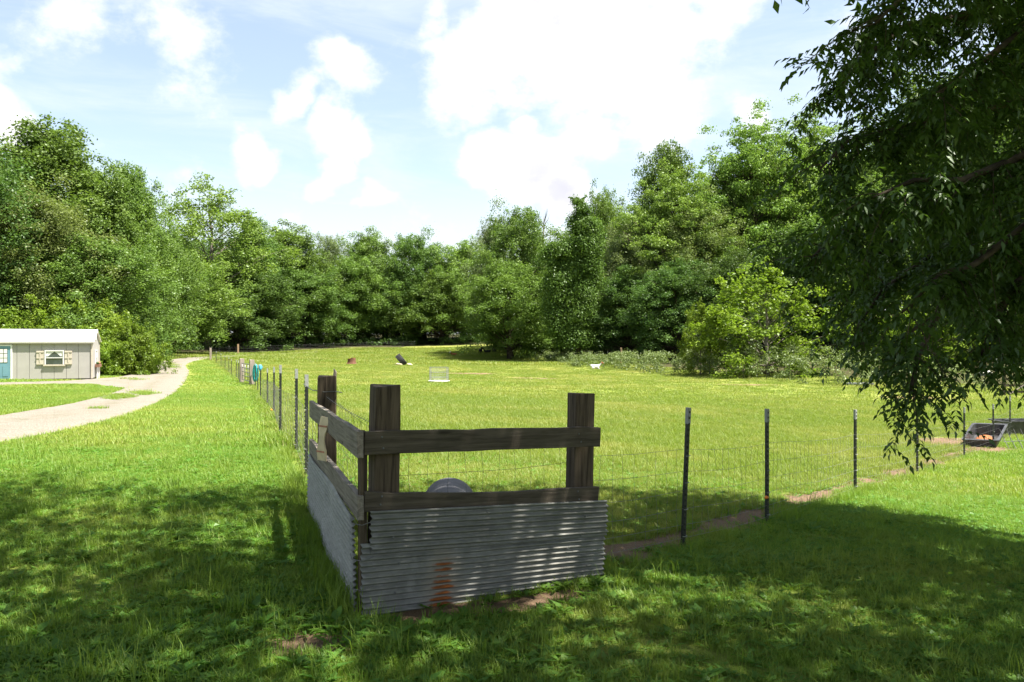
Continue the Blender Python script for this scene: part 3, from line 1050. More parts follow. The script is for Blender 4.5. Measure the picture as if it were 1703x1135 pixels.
def shade_tree():
    rg = np.random.default_rng(91); rd = random.Random(91)
    bx, by = 10.5, 3.6
    z0 = H(bx, by)
    o = thing('shade_tree', 'big shade tree with narrow drooping leaves filling the upper right', 'tree', (bx, by, z0 - .1))
    inv = np.array([bx, by, z0 - .1])
    wood_mb = MB()
    fork = Vector((10.2, 3.8, 3.2))
    wood_mb.tube([(bx, by, z0 - .1), (bx, by, z0 + .5), (bx - .1, by + .1, 1.6), fork, (9.6, 3.6, 6.5), (8.5, 3.0, 10.5)], [.42, .33, .30, .28, .2, .06], 12)
    # limbs laid out in the photograph, each at its own distance
    LIMBS = [[(1770, -60, 8.6), (1640, 18, 8.1), (1500, 48, 7.6), (1440, 95, 7.3), (1390, 150, 7.1)],
             [(1740, -110, 7.2), (1570, -40, 6.6), (1500, -5, 6.3), (1455, 40, 6.2)],
             [(1790, 250, 9.2), (1650, 320, 8.6), (1560, 336, 8.1), (1460, 350, 7.7), (1385, 395, 7.5), (1350, 430, 7.4)],
             [(1790, 150, 8.3), (1600, 190, 7.6), (1490, 215, 7.2), (1410, 235, 6.9), (1365, 280, 6.8)],
             [(1790, 350, 8.6), (1650, 410, 8.1), (1570, 500, 7.5), (1528, 590, 7.1), (1512, 660, 7.0)],
             [(1800, 400, 7.6), (1690, 470, 7.3), (1650, 540, 7.1), (1632, 590, 7.0)],
             [(1770, 310, 9.6), (1570, 410, 9.1), (1470, 480, 8.8), (1425, 545, 8.6)],
             [(1800, 80, 9.2), (1680, 110, 8.9), (1590, 140, 8.6), (1520, 170, 8.3)],
             [(1800, 480, 9.2), (1735, 540, 8.8), (1705, 590, 8.6)],
             [(1730, 270, 10.2), (1520, 370, 9.8), (1440, 440, 9.5), (1405, 510, 9.4)],
             [(1770, -20, 6.8), (1690, 60, 6.6), (1610, 120, 6.5), (1550, 160, 6.4)],
             [(1800, 300, 7.4), (1700, 380, 7.0), (1620, 440, 6.8), (1560, 460, 6.7), (1500, 520, 6.6)],
             [(1800, 200, 6.8), (1700, 260, 6.5), (1600, 300, 6.3), (1520, 300, 6.2), (1450, 330, 6.1)],
             [(1760, 420, 10), (1600, 500, 9.6), (1500, 560, 9.3), (1465, 600, 9.2)]]
    Cs, Ds, Ns, Ls, Ts = [], [], [], [], []
    twigs = MB()
    for li, limb in enumerate(LIMBS):
        pts = [W(*p) for p in limb]
        # root the limb on the trunk
        st = Vector((bx - .25, by + .1, min(max(pts[0].z - .6, 2.2), 6)))
        path = [st, st.lerp(pts[0], .5) + Vector((0, 0, .35))] + pts
        n = len(path)
        r0 = .075 if li in (0, 2, 4) else .055
        wood_mb.tube(path, [r0 * (1 - .9 * i / (n - 1)) + .004 for i in range(n)], 6, False)
        # sample along the visible part
        seg = [(pts[i + 1] - pts[i]).length for i in range(len(pts) - 1)]
        tot = sum(seg)
        nt = int(tot / .045)
        for k in range(nt):
            s_ = tot * (k + rd.random()) / nt
            i = 0
            while i < len(seg) - 1 and s_ > seg[i]: s_ -= seg[i]; i += 1
            p = pts[i].lerp(pts[i + 1], min(1, s_ / seg[i]))
            ld = (pts[i + 1] - pts[i]).normalized()
            ppx, ppy = 851.5 + F * p.x / p.y, 567.5 - F * (p.z - CAM_H) / p.y
            if ((ppx - 1545) / 60) ** 2 + ((ppy - 505) / 50) ** 2 < 1 and rd.random() < .85: continue
            if ((ppx - 1470) / 50) ** 2 + ((ppy - 165) / 40) ** 2 < 1 and rd.random() < .7: continue
            a = Vector((rd.gauss(0, 1), rd.gauss(0, 1), rd.gauss(0, .5)))
            dirv = (ld * .55 + a.normalized() * .8 + Vector((0, 0, -.25))).normalized()
            TL = rd.uniform(.3, .75)
            tp = [p]
            cur = p.copy(); dv = dirv.copy()
            ns = 5
            for q in range(ns):
                cur = cur + dv * TL / ns
                dv = (dv + Vector((0, 0, -.13))).normalized()
                tp.append(cur.copy())
            twigs.tube(tp, [.006 - .0009 * q for q in range(ns + 1)], 3, False)
            # compound leaves along the twig
            nl = rd.randint(6, 9)
            tcl = min(max(rd.gauss(.5, .25), 0), 1)
            for q in range(nl):
                f = (q + .8) / nl * ns
                i2 = min(int(f), ns - 1)
                b0 = tp[i2].lerp(tp[i2 + 1], f - i2)
                td = (tp[i2 + 1] - tp[i2]).normalized()
                rd_ = (td * .5 + Vector((rd.gauss(0, 1), rd.gauss(0, 1), rd.gauss(-.1, .6))).normalized()).normalized()
                RL = rd.uniform(.14, .24)
                cur = b0.copy(); dv = rd_.copy()
                side = dv.cross(Vector((0, 0, 1)))
                side = side.normalized() if side.length > .05 else Vector((1, 0, 0))
                m = 4
                for w in range(m + 1):
                    for sgn in ((-1, 1) if w < m else (0,)):
                        ldir = (dv * .75 + side * sgn * .85 + Vector((0, 0, -.22))).normalized()
                        Cs.append(cur[:]); Ds.append(ldir[:])
                        Ns.append((rd.gauss(0, .35), rd.gauss(0, .35), 1 + rd.gauss(0, .2)))
                        Ls.append(rd.uniform(.055, .10)); Ts.append(min(max(tcl + rd.gauss(0, .15), 0), 1))
                    cur = cur + dv * RL / m
                    dv = (dv + Vector((0, 0, -.16))).normalized()
    Cs, Ds, Ns, Ls, Ts = map(np.array, (Cs, Ds, Ns, Ls, Ts))
    V, Fq = lance_leaves(Cs, Ds, Ns, Ls, Ls * rg.uniform(.33, .46, len(Ls)))
    print('leaflets', len(Ls))
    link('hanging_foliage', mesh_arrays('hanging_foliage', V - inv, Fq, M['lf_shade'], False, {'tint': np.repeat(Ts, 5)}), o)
    me = twigs.mesh('twigs', M['bark']); me.transform(Matrix.Translation(-Vector(inv))); link('twigs', me, o)
    # the high crown that shades the lawn
    def keep(x, y, z):
        if x < .36 * y + .2 and z < 2.1 + .44 * max(y, 0) + .8: return False
        return True
    C, Nn, T = shade_crown(rg, (6.8, 1.6), 10.2, 7.8, 5.6, 13.0, 860, .17, 135, keep)
    C2, N2, T2 = shade_crown(rg, (5.4, 7.6), 3.0, 2.8, 4.6, 9.5, 150, .15, 140, keep)
    C3, N3, T3 = shade_crown(rg, (9.6, 2.6), 5.2, 4.4, 6.0, 12.0, 260, .17, 140, keep)
    C2, N2, T2 = np.concatenate([C2, C3]), np.concatenate([N2, N3]), np.concatenate([T2, T3])
    C, Nn, T = np.concatenate([C, C2]), np.concatenate([Nn, N2]), np.concatenate([T, T2])
    L = .17 * (.7 + .6 * rg.random(len(C)))
    V, Q = leaf_quads(C, Nn, L, L * .5, rg)
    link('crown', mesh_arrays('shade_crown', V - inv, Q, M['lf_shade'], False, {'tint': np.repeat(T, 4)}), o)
    for i in range(14):
        a = rd.uniform(0, 6.28); e = Vector((5.6 + math.cos(a) * 6.5, 1.8 + math.sin(a) * 5.2, rd.uniform(7, 10.5)))
        if e.x < .36 * e.y + .2 and e.z < 3.2 + .44 * max(e.y, 0): e.z = 3.4 + .44 * e.y + .8
        s0 = Vector((9.6, 3.6, rd.uniform(4.5, 7)))
        wood_mb.tube([s0, s0.lerp(e, .5) + Vector((0, 0, .8)), e], [.11, .08, .02], 6, False)
    me = wood_mb.mesh('trunk', M['bark'], True); me.transform(Matrix.Translation(-Vector(inv)))
    link('trunk', me, o)


shade_tree()


def shade_tree_behind():
    rg = np.random.default_rng(92); rd = random.Random(92)
    bx, by = -2.6, -3.4
    z0 = H(bx, by)
    o = thing('shade_tree', 'tree overhead whose shadow darkens the lawn at lower left', 'tree', (bx, by, z0 - .1))
    inv = np.array([bx, by, z0 - .1])
    def keep(x, y, z): return z > 3.2 + .44 * max(y, 0)
    C, Nn, T = shade_crown(rg, (-1.8, 1.2), 7.5, 7.6, 5.8, 13.5, 540, .17, 135, keep)
    L = .17 * (.7 + .6 * rg.random(len(C)))
    V, Q = leaf_quads(C, Nn, L, L * .5, rg)
    link('crown', mesh_arrays('shade_crown_b', V - inv, Q, M['lf_shade'], False, {'tint': np.repeat(T, 4)}), o)
    mb = MB()
    mb.tube([(bx, by, z0 - .1), (bx, by, z0 + .5), (bx, by, 3), (bx + .3, by + .3, 7), (bx + .6, by + .8, 11)], [.45, .36, .32, .2, .05], 12)
    for i in range(12):
        a = rd.uniform(0, 6.28); e = Vector((-1.8 + math.cos(a) * 5.5, 1.2 + math.sin(a) * 5.0, rd.uniform(8, 10.5)))
        s0 = Vector((bx, by, rd.uniform(3.5, 6.5)))
        mb.tube([s0, s0.lerp(e, .5) + Vector((0, 0, .8)), e], [.11, .08, .02], 6, False)
    me = mb.mesh('trunk', M['bark'], True); me.transform(Matrix.Translation(-Vector(inv)))
    link('trunk', me, o)


shade_tree_behind()

# ------------------------------------------------------------------ local-frame boards
def frame(p0, p1):
    """matrix with local X along p0->p1 (horizontal part kept upright), origin at p0"""
    x = (Vector(p1) - Vector(p0)); L = x.length; x.normalize()
    y = Vector((0, 0, 1)).cross(x).normalized()
    z = x.cross(y)
    m = Matrix((x, y, z)).transposed().to_4x4()
    m.translation = Vector(p0)
    return m, L


def board(name, p0, p1, hgt, thick, m_, parent, seg=10, warp=.008, seed=0, bow=0.0):
    """p0,p1: centre line ends (world); board face is vertical"""
    mt, L = frame(p0, p1)
    rd = random.Random(seed)
    V, Fc = [], []
    for i in range(seg + 1):
        t = i / seg
        wz = rd.uniform(-1, 1) * warp * .6; wy = rd.uniform(-1, 1) * warp * .35 + bow * math.sin(math.pi * t) * 0
        zb = -bow * math.sin(math.pi * t)
        e = .006
        for (yy, zz) in ((-1, -1), (1, -1), (1, 1), (-1, 1)):
            V.append((L * t, yy * thick / 2 + wy, zz * hgt / 2 + wz * (1 if zz > 0 else .6) + zb))
    for i in range(seg):
        for k in range(4):
            a = i * 4 + k; b = i * 4 + (k + 1) % 4
            Fc.append((a, b, b + 4, a + 4))
    Fc.append((3, 2, 1, 0)); n = seg * 4; Fc.append((n, n + 1, n + 2, n + 3))
    me = bpy.data.meshes.new(name); me.from_pydata(V, [], Fc); me.update(); me.materials.append(m_)
    o = link(name, me, parent)
    o.matrix_world = mt
    bv = o.modifiers.new('bevel', 'BEVEL'); bv.width = .004; bv.segments = 2; bv.limit_method = 'ANGLE'
    return o


def timber_post(name, x, y, zb, zt, w, dpt, rz, m_, parent, lean=(0, 0), seed=1):
    """heavy squared post: local X runs up, so the grain follows it"""
    rd = random.Random(seed)
    V, Fc = [], []
    n = 9
    Lh = zt - zb
    for i in range(n):
        t = i / (n - 1)
        s = 1 + rd.uniform(-.025, .025)
        for a, b in ((-1, -1), (1, -1), (1, 1), (-1, 1)):
            top = rd.uniform(-.012, .012) if i == n - 1 else 0
            V.append((Lh * t + top, a * w / 2 * s, b * dpt / 2 * s))
    for i in range(n - 1):
        for k in range(4):
            a = i * 4 + k; b = i * 4 + (k + 1) % 4
            Fc.append((a, b, b + 4, a + 4))
    Fc.append((3, 2, 1, 0)); q = (n - 1) * 4; Fc.append((q, q + 1, q + 2, q + 3))
    me = bpy.data.meshes.new(name); me.from_pydata(V, [], Fc); me.update(); me.materials.append(m_)
    o = link(name, me, parent)
    up = Vector((lean[0], lean[1], 1)).normalized()
    hx = Vector((math.cos(rz), math.sin(rz), 0))
    hx = (hx - up * hx.dot(up)).normalized()
    mt = Matrix((up, hx, up.cross(hx))).transposed().to_4x4()
    mt.translation = Vector((x, y, zb))
    o.matrix_world = mt
    bv = o.modifiers.new('bevel', 'BEVEL'); bv.width = .008; bv.segments = 2; bv.limit_method = 'ANGLE'
    return o


def corrugated(name, p0, p1, zb0, zb1, hgt0, hgt1, parent, rust=None, seed=0, lam=.0375, amp=.0115, lap=0.0):
    """sheet between ground points p0->p1; ridges run along its length"""
    a = Vector((p0[0], p0[1], 0)); b = Vector((p1[0], p1[1], 0))
    mt, L = frame(a, b)
    rd = random.Random(seed)
    ph = [rd.uniform(0, 6.28) for _ in range(4)]
    nz, nx = 150, 26
    V, rst = [], []
    for i in range(nx + 1):
        t = i / nx
        for j in range(nz + 1):
            h = hgt0 * (1 - t) + hgt1 * t
            s = j / nz
            z = zb0 * (1 - t) + zb1 * t + h * s
            zz = h * s
            y = amp * math.sin(2 * math.pi * zz / lam) + .010 * math.sin(3 * t + ph[0]) * (s - .4) + .004 * math.sin(9 * t + ph[1] + 3 * s)
            # dents
            y += -.012 * math.exp(-((t - .42) / .07) ** 2 - ((s - .75) / .2) ** 2)
            x = L * t + (.006 * math.sin(17 * s + ph[2]) if i in (0, nx) else 0)
            V.append((x, y - lap, z))
            r = 0
            if rust:
                for rx0, rz0, rw, rh, am in rust:
                    r = max(r, am * math.exp(-((x - rx0) / rw) ** 2 - ((zz - rz0) / rh) ** 2) * (.78 + .34 * math.sin(2 * math.pi * zz / lam + 2.6)))
            rst.append(r)
    ii = np.arange((nx + 1) * (nz + 1)).reshape(nx + 1, nz + 1)
    q = np.stack([ii[:-1, :-1].ravel(), ii[1:, :-1].ravel(), ii[1:, 1:].ravel(), ii[:-1, 1:].ravel()], 1)
    o = link(name, mesh_arrays(name, np.array(V), q, M['sheet'], True, {'rust': rst}), parent)
    o.matrix_world = mt
    sd = o.modifiers.new('thickness', 'SOLIDIFY'); sd.thickness = .0015
    return o


# ------------------------------------------------------------------ the fence corner of ties, boards and sheets
CA = Vector((-.94, 5.10, 0)); CB = Vector((.66, 6.20, 0)); CC = Vector((-2.05, 8.45, 0))
corner = thing('fence_corner', 'weathered fence corner of dark ties, boards and corrugated metal sheets', 'fence corner')
timber_post('post', -.845, 5.34, H(-.84, 5.34) - .3, 1.415, .165, .165, R(24), M['tie'], corner, (.015, .0), 1)
timber_post('post', .50, 6.38, H(.5, 6.4) - .3, 1.30, .16, .165, R(20), M['tie'], corner, (.02, .0), 2)
timber_post('post', -1.95, 8.72, H(-1.9, 8.7) - .3, 1.33, .19, .20, R(10), M['tie'], corner, (.0, .0), 3)
fd = (CB - CA).normalized(); fn = Vector((fd.y, -fd.x, 0))            # front face direction and outward normal
sd_ = (CC - CA).normalized(); sn = Vector((sd_.y, -sd_.x, 0)) * -1    # side face
if sn.x > 0: sn = -sn
def fr(t, z, off=0): return CA + fd * t + fn * off + Vector((0, 0, z))
def si(t, z, off=0): return CA + sd_ * t + sn * off + Vector((0, 0, z))
FL = (CB - CA).length; SLn = (CC - CA).length
board('rail', fr(.025, 1.070, .0), fr(FL - .01, .985, .0), .145, .04, M['board'], corner, seed=1)
board('rail', fr(.025, .705, .0), fr(FL - .03, .555, .0), .125, .04, M['board'], corner, seed=2, bow=.025)
board('rail', si(-.03, 1.065, .0), si(SLn + .05, 1.005, .0), .165, .04, M['board_grey'], corner, seed=3)
board('rail', si(-.03, .675, .0), si(SLn + .05, .62, .0), .15, .04, M['board_grey'], corner, seed=4)
# upright batten closing the corner
mbt = timber_post('batten', CA.x + .012, CA.y + .035, -.02, 1.14, .05, .045, R(34), M['tie'], corner, (.0, .0), 6)
RUST = [(.56, .05, .13, .09, 1.1), (.57, .16, .13, .12, 1.0), (.58, .28, .13, .10, .85), (.58, .40, .10, .06, .65), (1.55, .2, .3, .3, .25), (.15, .25, .2, .12, .22), (1.6, .02, .3, .05, .35)]
corrugated('corrugated_sheet', fr(.0, 0, .028), fr(FL + .015, 0, .028), -.01, -.145, .46, .44, corner, RUST, 1)
corrugated('corrugated_sheet', fr(.055, 0, .045), fr(FL + .03, 0, .045), .39, .25, .262, .262, corner, None, 2)
corrugated('corrugated_sheet', si(.04, 0, .028), si(SLn + .02, 0, .028), -.03, -.04, .645, .60, corner, None, 3)
# nails on the sheets
for t, z in ((.2, .47), (.25, .30), (.22, .12), (.9, .55), (1.75, .42), (1.72, .28), (1.6, .2), (1.78, .05), (1.15, .2)):
    nb = MB(); nb.lathe([(.0005, .006), (.008, .004), (.009, 0)], 8)
    no = nb.build('roofing_nail', M['wire'], corner)
    q = fr(t, z, .058 if z > .35 else .042)
    mt = fn.to_track_quat('Z', 'Y').to_matrix().to_4x4(); mt.translation = q; no.matrix_world = mt
for t, z in ((.14, 1.10), (.15, 1.03), (1.72, 1.02), (1.74, .96), (.14, .73), (.13, .68), (1.71, .60), (1.72, .54)):
    nb = MB(); nb.lathe([(.0005, .005), (.006, .003), (.007, 0)], 8)
    no = nb.build('nail', M['wire'], corner)
    mt = fn.to_track_quat('Z', 'Y').to_matrix().to_4x4(); mt.translation = fr(t, z, .0225); no.matrix_world = mt
# wire binding round the corner
for z in (.18, .36, .58):
    wb = MB(); wb.tube([fr(.07, z + .01, .05), fr(-.01, z - .004, .06), si(-.01, z, .05), si(.08, z + .015, .045)], .0025, 5)
    wb.build('binding_wire', M['wire'], corner)
# stub and tie wire on the rear post
sb = MB(); sb.tube([(-1.87, 8.72, 1.32), (-1.865, 8.72, 1.375), (-1.875, 8.71, 1.405)], [.02, .017, .006], 6)
sb.build('wood_stub', M['board_grey'], corner)
tw = MB(); tw.tube([(-2.42, 9.6, 1.20), (-2.2, 9.1, 1.16), (-2.05, 8.66, 1.18), (-1.95, 8.60, 1.17), (-1.84, 8.61, 1.175), (-1.78, 8.66, 1.16)], .005, 5)
tw.build('tie_wire', M['wire'], corner)

# hour-glass shaped cream plaque hung on the side boards
def plaque():
    t0 = SLn * .50
    base = si(t0, .0, .045)
    o = thing('wooden_plaque', 'small cream hourglass-shaped plaque hanging on the grey side board', 'plaque', (base.x, base.y, .72))
    pxd = Vector((-.72, .69, 0)).normalized(); pyd = Vector((-.69, -.72, 0)).normalized()
    mt = Matrix((pxd, pyd, Vector((0, 0, 1)))).transposed().to_4x4()
    V, Fc = [], []
    n = 16
    for i in range(n + 1):
        s_ = i / n
        z = s_ * .36
        w = .062 if (s_ < .26 or s_ > .74) else .062 - .026 * math.sin(math.pi * (s_ - .26) / .48)
        y = .02 * math.sin(math.pi * s_)
        tilt = (s_ - .5) * -.05
        for a, b in ((-1, -1), (1, -1), (1, 1), (-1, 1)):
            V.append(mt @ Vector((a * w + tilt, b * .006 + y, z)))
    for i in range(n):
        for k in range(4):
            a = i * 4 + k; b = i * 4 + (k + 1) % 4
            Fc.append((a, b, b + 4, a + 4))
    Fc.append((3, 2, 1, 0)); q = n * 4; Fc.append((q, q + 1, q + 2, q + 3))
    me = bpy.data.meshes.new('plate'); me.from_pydata(V, [], Fc); me.update(); me.materials.append(M['plaque'])
    link('plate', me, o)
    for z, tl in ((.075, .021), (.285, -.015)):
        b = MB(); b.box((0, 0, 0), (.11, .004, .014)); me = b.mesh('painted_band', M['plaque_red'])
        me.transform(mt @ Matrix.Translation((tl, .0135 + .006, z)))
        link('painted_band', me, o)


plaque()

# ------------------------------------------------------------------ steel T-posts and woven wire
def tpost_meshes(h=1.3):
    b = MB()
    w, tk, d = .036, .006, .034
    b.box((0, 0, h / 2 - .15), (w, tk, h + .3))
    b.box((0, d / 2 + tk / 2, h / 2 - .15), (tk, d, h + .3))
    k = int(h / .055)
    for i in range(k):
        b.box((0, -.007, .05 + i * .055), (.014, .010, .02))
    post = b.mesh('t_post', M['tpost'])
    c = MB()
    c.box((0, -.001, h - .075), (w + .003, tk + .006, .153)); c.box((0, d / 2 + tk / 2, h - .075), (tk + .004, d + .004, .153))
    tip = c.mesh('post_tip', M['tip'])
    e = MB(); e.tube([(-.026, -.008, 0), (-.02, -.02, 0), (.02, -.02, .004), (.026, -.006, .004), (.026, .01, 0)], .0028, 4)
    clip = e.mesh('wire_clip', M['tip'])
    return post, tip, clip


TPM = tpost_meshes(1.3)


def t_post(x, y, h, rz, parent, lean=(0, 0), clips=0, tip=True, origin=Vector((0, 0, 0))):
    o = link('fence_post', TPM[0], parent)
    z = H(x, y)
    o.location = Vector((x, y, z)) - origin
    o.rotation_euler = (lean[1], lean[0], rz)
    o.scale = (1, 1, h / 1.3)
    if tip:
        link('painted_tip', TPM[1], o)
    for i in range(clips):
        c = link('wire_clip', TPM[2], o); c.location = (0, 0, 1.0 * (i + .4) / clips)
    return o


def woven(name, pts, rows, stay, parent, origin, r=.0016, sag=.015, seed=3, stay_to=1e9, jit=.012):
    """pts: list of (x,y) along the run; wires follow the ground"""
    rd = random.Random(seed)
    mb = MB()
    dense = []
    for a, b in zip(pts[:-1], pts[1:]):
        L = math.hypot(b[0] - a[0], b[1] - a[1]); n = max(2, int(L / .5))
        for i in range(n):
            t = i / n
            dense.append((a[0] + (b[0] - a[0]) * t, a[1] + (b[1] - a[1]) * t, math.sin(math.pi * t)))
    dense.append((pts[-1][0], pts[-1][1], 0))
    D = np.array(dense)
    Z = Hs(D[:, 0], D[:, 1])
    for rz_ in rows:
        w = [Vector((D[i, 0], D[i, 1], Z[i] + rz_ - sag * D[i, 2] * (.5 + rz_) + rd.uniform(-1, 1) * jit * .5)) - origin for i in range(len(D))]
        mb.tube(w, r, 3, False)
    arc = np.concatenate([[0], np.cumsum(np.hypot(np.diff(D[:, 0]), np.diff(D[:, 1])))])
    s_ = .1
    while s_ < min(arc[-1], stay_to):
        x = np.interp(s_, arc, D[:, 0]); y = np.interp(s_, arc, D[:, 1]); q = np.interp(s_, arc, D[:, 2]); zz = np.interp(s_, arc, Z)
        ln = [Vector((x + rd.uniform(-1, 1) * jit, y + rd.uniform(-1, 1) * jit, zz + h_ - sag * q * (.5 + h_))) - origin for h_ in rows]
        mb.tube(ln, r * .85, 3, False)
        s_ += stay
    return mb.build(name, M['wire'], parent)


ROWS = [.08, .2, .34, .50, .68, .88]
def line_posts(L): return L


# right-hand fence
fr_o = Vector((1.55, 7.44, H(1.55, 7.44)))
fence_r = thing('wire_fence', 'woven wire fence on dark steel posts running right from the corner', 'fence', fr_o)
RP = [(1.545, 7.44, 1.25, .035, .02), (2.80, 9.05, 1.25, .0, .0), (5.2, 12.5, 1.25, .0, .0), (8.1, 16.5, 1.27, 0, 0), (11.5, 21.0, 1.25, .0, 0), (14.1, 24.2, 1.25, 0, 0),
      (16.4, 27.2, 1.35, .0, 0), (19.5, 31, 1.25, 0, 0), (23, 35.5, 1.25, 0, 0), (27, 40.5, 1.25, 0, 0)]
for i, (x, y, h, lx, ly) in enumerate(RP):
    p = t_post(x, y, h, R(35), fence_r, (lx, ly), 4 if i < 3 else 3, True, fr_o)
    if i == 1:
        ins = MB(); ins.tube([(-.03, -.02, .30), (-.06, -.03, .31), (-.085, -.03, .30)], [.014, .018, .012], 8)
        ins.build('insulator', M['orange'], p)
woven('woven_wire', [(.52, 6.42)] + [(a, b) for a, b, *_ in RP], ROWS, .155, fence_r, fr_o, .0017, .02, 3, 26)
# stretch inside the corner, along its two open sides
inner_o = Vector((-.8, 5.4, 0))
fence_i = thing('wire_netting', 'woven wire netting stretched behind the boards of the fence corner', 'netting', inner_o)
woven('woven_wire', [(-1.83, 8.70), (-.76, 5.46), (.44, 6.50)], [.12, .28, .45, .63, .83, 1.07], .155, fence_i, inner_o, .0016, .015, 9)
b_ = MB()
a0, a1 = Vector((-1.93, 8.6, 1.12)), Vector((-.84, 5.24, 1.16))
pts_ = [a0.lerp(a1, t) + Vector((0, 0, -.02 * math.sin(math.pi * t))) - inner_o for t in np.linspace(0, 1, 30)]
b_.tube(pts_, .002, 4, False)
for k in range(1, 29):
    p = pts_[k]; b_.tube([p + Vector((-.012, 0, -.014)), p + Vector((.012, .004, .014))], .0016, 3, False)
b_.build('barbed_wire', M['wire'], fence_i)

# left-hand fence up to the gate, and beyond it
def on_left(y): return np.interp(y, [8.4, 10.4, 12.9, 15.4, 22, 28, 33, 38, 44.7, 46.2, 50.2, 59, 63, 68, 74, 82, 96], [-2.03, -2.6, -3.38, -4.33, -6.35, -8.3, -10.05, -11.7, -13.9, -14.55, -16.5, -19.7, -21.4, -23.3, -25.7, -29, -35])
fl_o = Vector((-2.6, 10.4, H(-2.6, 10.4)))
fence_l = thing('wire_fence', 'woven wire fence on steel posts receding left of the pasture to the gate', 'fence', fl_o)
LP = [(10.4, 1.28, .0), (12.9, 1.28, .01), (15.4, 1.32, .02), (22, 1.28, .03), (28, 1.28, .01), (33, 1.28, .015), (38, 1.28, 0), (44.4, 1.28, 0)]
for i, (y, h, lx) in enumerate(LP):
    p = t_post(on_left(y), y, h, R(-70), fence_l, (lx, 0), 4 if i < 3 else 2, True, fl_o)
    if i == 3:
        ins = MB(); ins.tube([(-.03, -.03, .13), (.0, -.05, .14), (.04, -.04, .13)], [.02, .026, .018], 8); ins.build('insulator', M['orange'], p)
woven('woven_wire', [(-2.0, 8.75)] + [(on_left(y), y) for y, *_ in LP] + [(-14.5, 46.1)], ROWS, .155, fence_l, fl_o, .0017, .02, 4, 24)
fb_o = Vector((on_left(59), 59, H(on_left(59), 59)))
fence_b = thing('wire_fence', 'old grey wire fence between the gate and the far end post', 'fence', fb_o)
for y in (54, 58.5, 63, 68, 74, 80, 87):
    t_post(on_left(y), y, 1.25, R(-65), fence_b, (random.uniform(-.04, .04), 0), 0, True, fb_o)
o_ = timber_post('end_post', -35, 96, H(-35, 96) - .2, H(-35, 96) + 1.42, .22, .22, .4, M['post_grey'], fence_b)
o_.matrix_parent_inverse = Matrix.Translation(-fb_o)
woven('woven_wire', [(on_left(50.4), 50.4)] + [(on_left(y), y) for y in (54, 58.5, 63, 68, 74, 80, 87, 96)], ROWS, .9, fence_b, fb_o, .004, .03, 5, 40)

# far fence behind the pasture
ff = [P(352, 593), P(366, 591), P(381, 590.5), P(396, 590), P(422, 588.6), P(450, 587), P(476, 586), P(497, 585), P(516, 584.2), P(538, 583.5), P(555, 583), P(580, 582), P(610, 581), P(645, 580), P(690, 579)]
ffo = Vector(ff[4])
fence_f = thing('wire_fence', 'thin wire fence with white-tipped posts across the far pasture edge', 'fence', ffo)
for i, p in enumerate(ff):
    if i == 3:
        continue
    t_post(p.x, p.y, 1.3, random.uniform(0, 1), fence_f, (0, 0), 0, True, ffo)
pz = ff[3]
o_ = timber_post('wooden_post', pz.x, pz.y, pz.z - .2, pz.z + 1.55, .24, .24, .3, M['post_new'], fence_f)
o_.matrix_parent_inverse = Matrix.Translation(-ffo)
woven('woven_wire', [(p.x, p.y) for p in ff], [.3, .6, .9, 1.15], 3.0, fence_f, ffo, .006, .02, 6, 200)

# fence along the brambles
bf = [P(1071, 621), P(1121, 624), P(1180, 627), P(1236, 630), P(1275, 632), P(1313, 634), P(1374, 638), P(1389, 639.5), P(1450, 643)]
bfo = Vector(bf[3])
fence_k = thing('wire_fence', 'thin dark-posted fence standing in the bramble strip at right', 'fence', bfo)
for i, p in enumerate(bf):
    t_post(p.x, p.y, 1.35, .5, fence_k, (0, 0), 0, False, bfo)
pz = P(1033, 606)
o_ = timber_post('wooden_post', pz.x, pz.y, pz.z - .2, pz.z + 1.9, .17, .17, .3, M['post_new'], fence_k)
o_.matrix_parent_inverse = Matrix.Translation(-bfo)
br = MB(); br.tube([(pz.x - bfo.x - .9, pz.y - bfo.y, pz.z - bfo.z), (pz.x - bfo.x - .05, pz.y - bfo.y, pz.z - bfo.z + .9)], .07, 6)
br.build('brace', M['post_new'], fence_k)
woven('woven_wire', [(p.x, p.y) for p in bf], [.25, .55, .85, 1.15], 2.0, fence_k, bfo, .004, .02, 7, 200)
for k, px in enumerate((981, 1010.5)):
    p = P(px, 606)
    o_ = t_post(p.x, p.y, 1.5, .2, fence_k, (0, 0), 0, True, bfo)

# gate between two grey timber posts
ga = Vector((-14.55, 46.2, H(-14.55, 46.2))); gb = Vector((-16.35, 50.0, H(-16.35, 50)))
gate = thing('field_gate', 'grey tubular steel gate hung between two weathered posts', 'gate', ga)
gv = (gb - ga); gL = Vector((gv.x, gv.y, 0)).length; gd = gv.normalized()
m_ = MB()
a_, b2_ = gd * .22, gd * (gv.length - .22)
for z in (.18, .42, .66, .9, 1.14):
    r_ = MB(); r_.tube([a_ + Vector((0, 0, z)), b2_ + Vector((0, 0, z))], .024, 8); r_.build('rail', M['steel'], gate, True)
for t in (0, .33, .66, 1):
    r_ = MB(); q = a_.lerp(b2_, t); r_.tube([q + Vector((0, 0, .16)), q + Vector((0, 0, 1.16))], .024, 8); r_.build('stile', M['steel'], gate, True)
for nm, p, lab in (('timber_post', ga, 'weathered grey gate post carrying the coiled teal hose'), ('timber_post', gb, 'weathered grey gate post at the far end of the gate')):
    t_ = thing('gate_post', lab, 'post', p)
    q = timber_post('post', 0, 0, -.3, 1.42, .24, .24, .5, M['post_grey'], t_, (.01, 0))
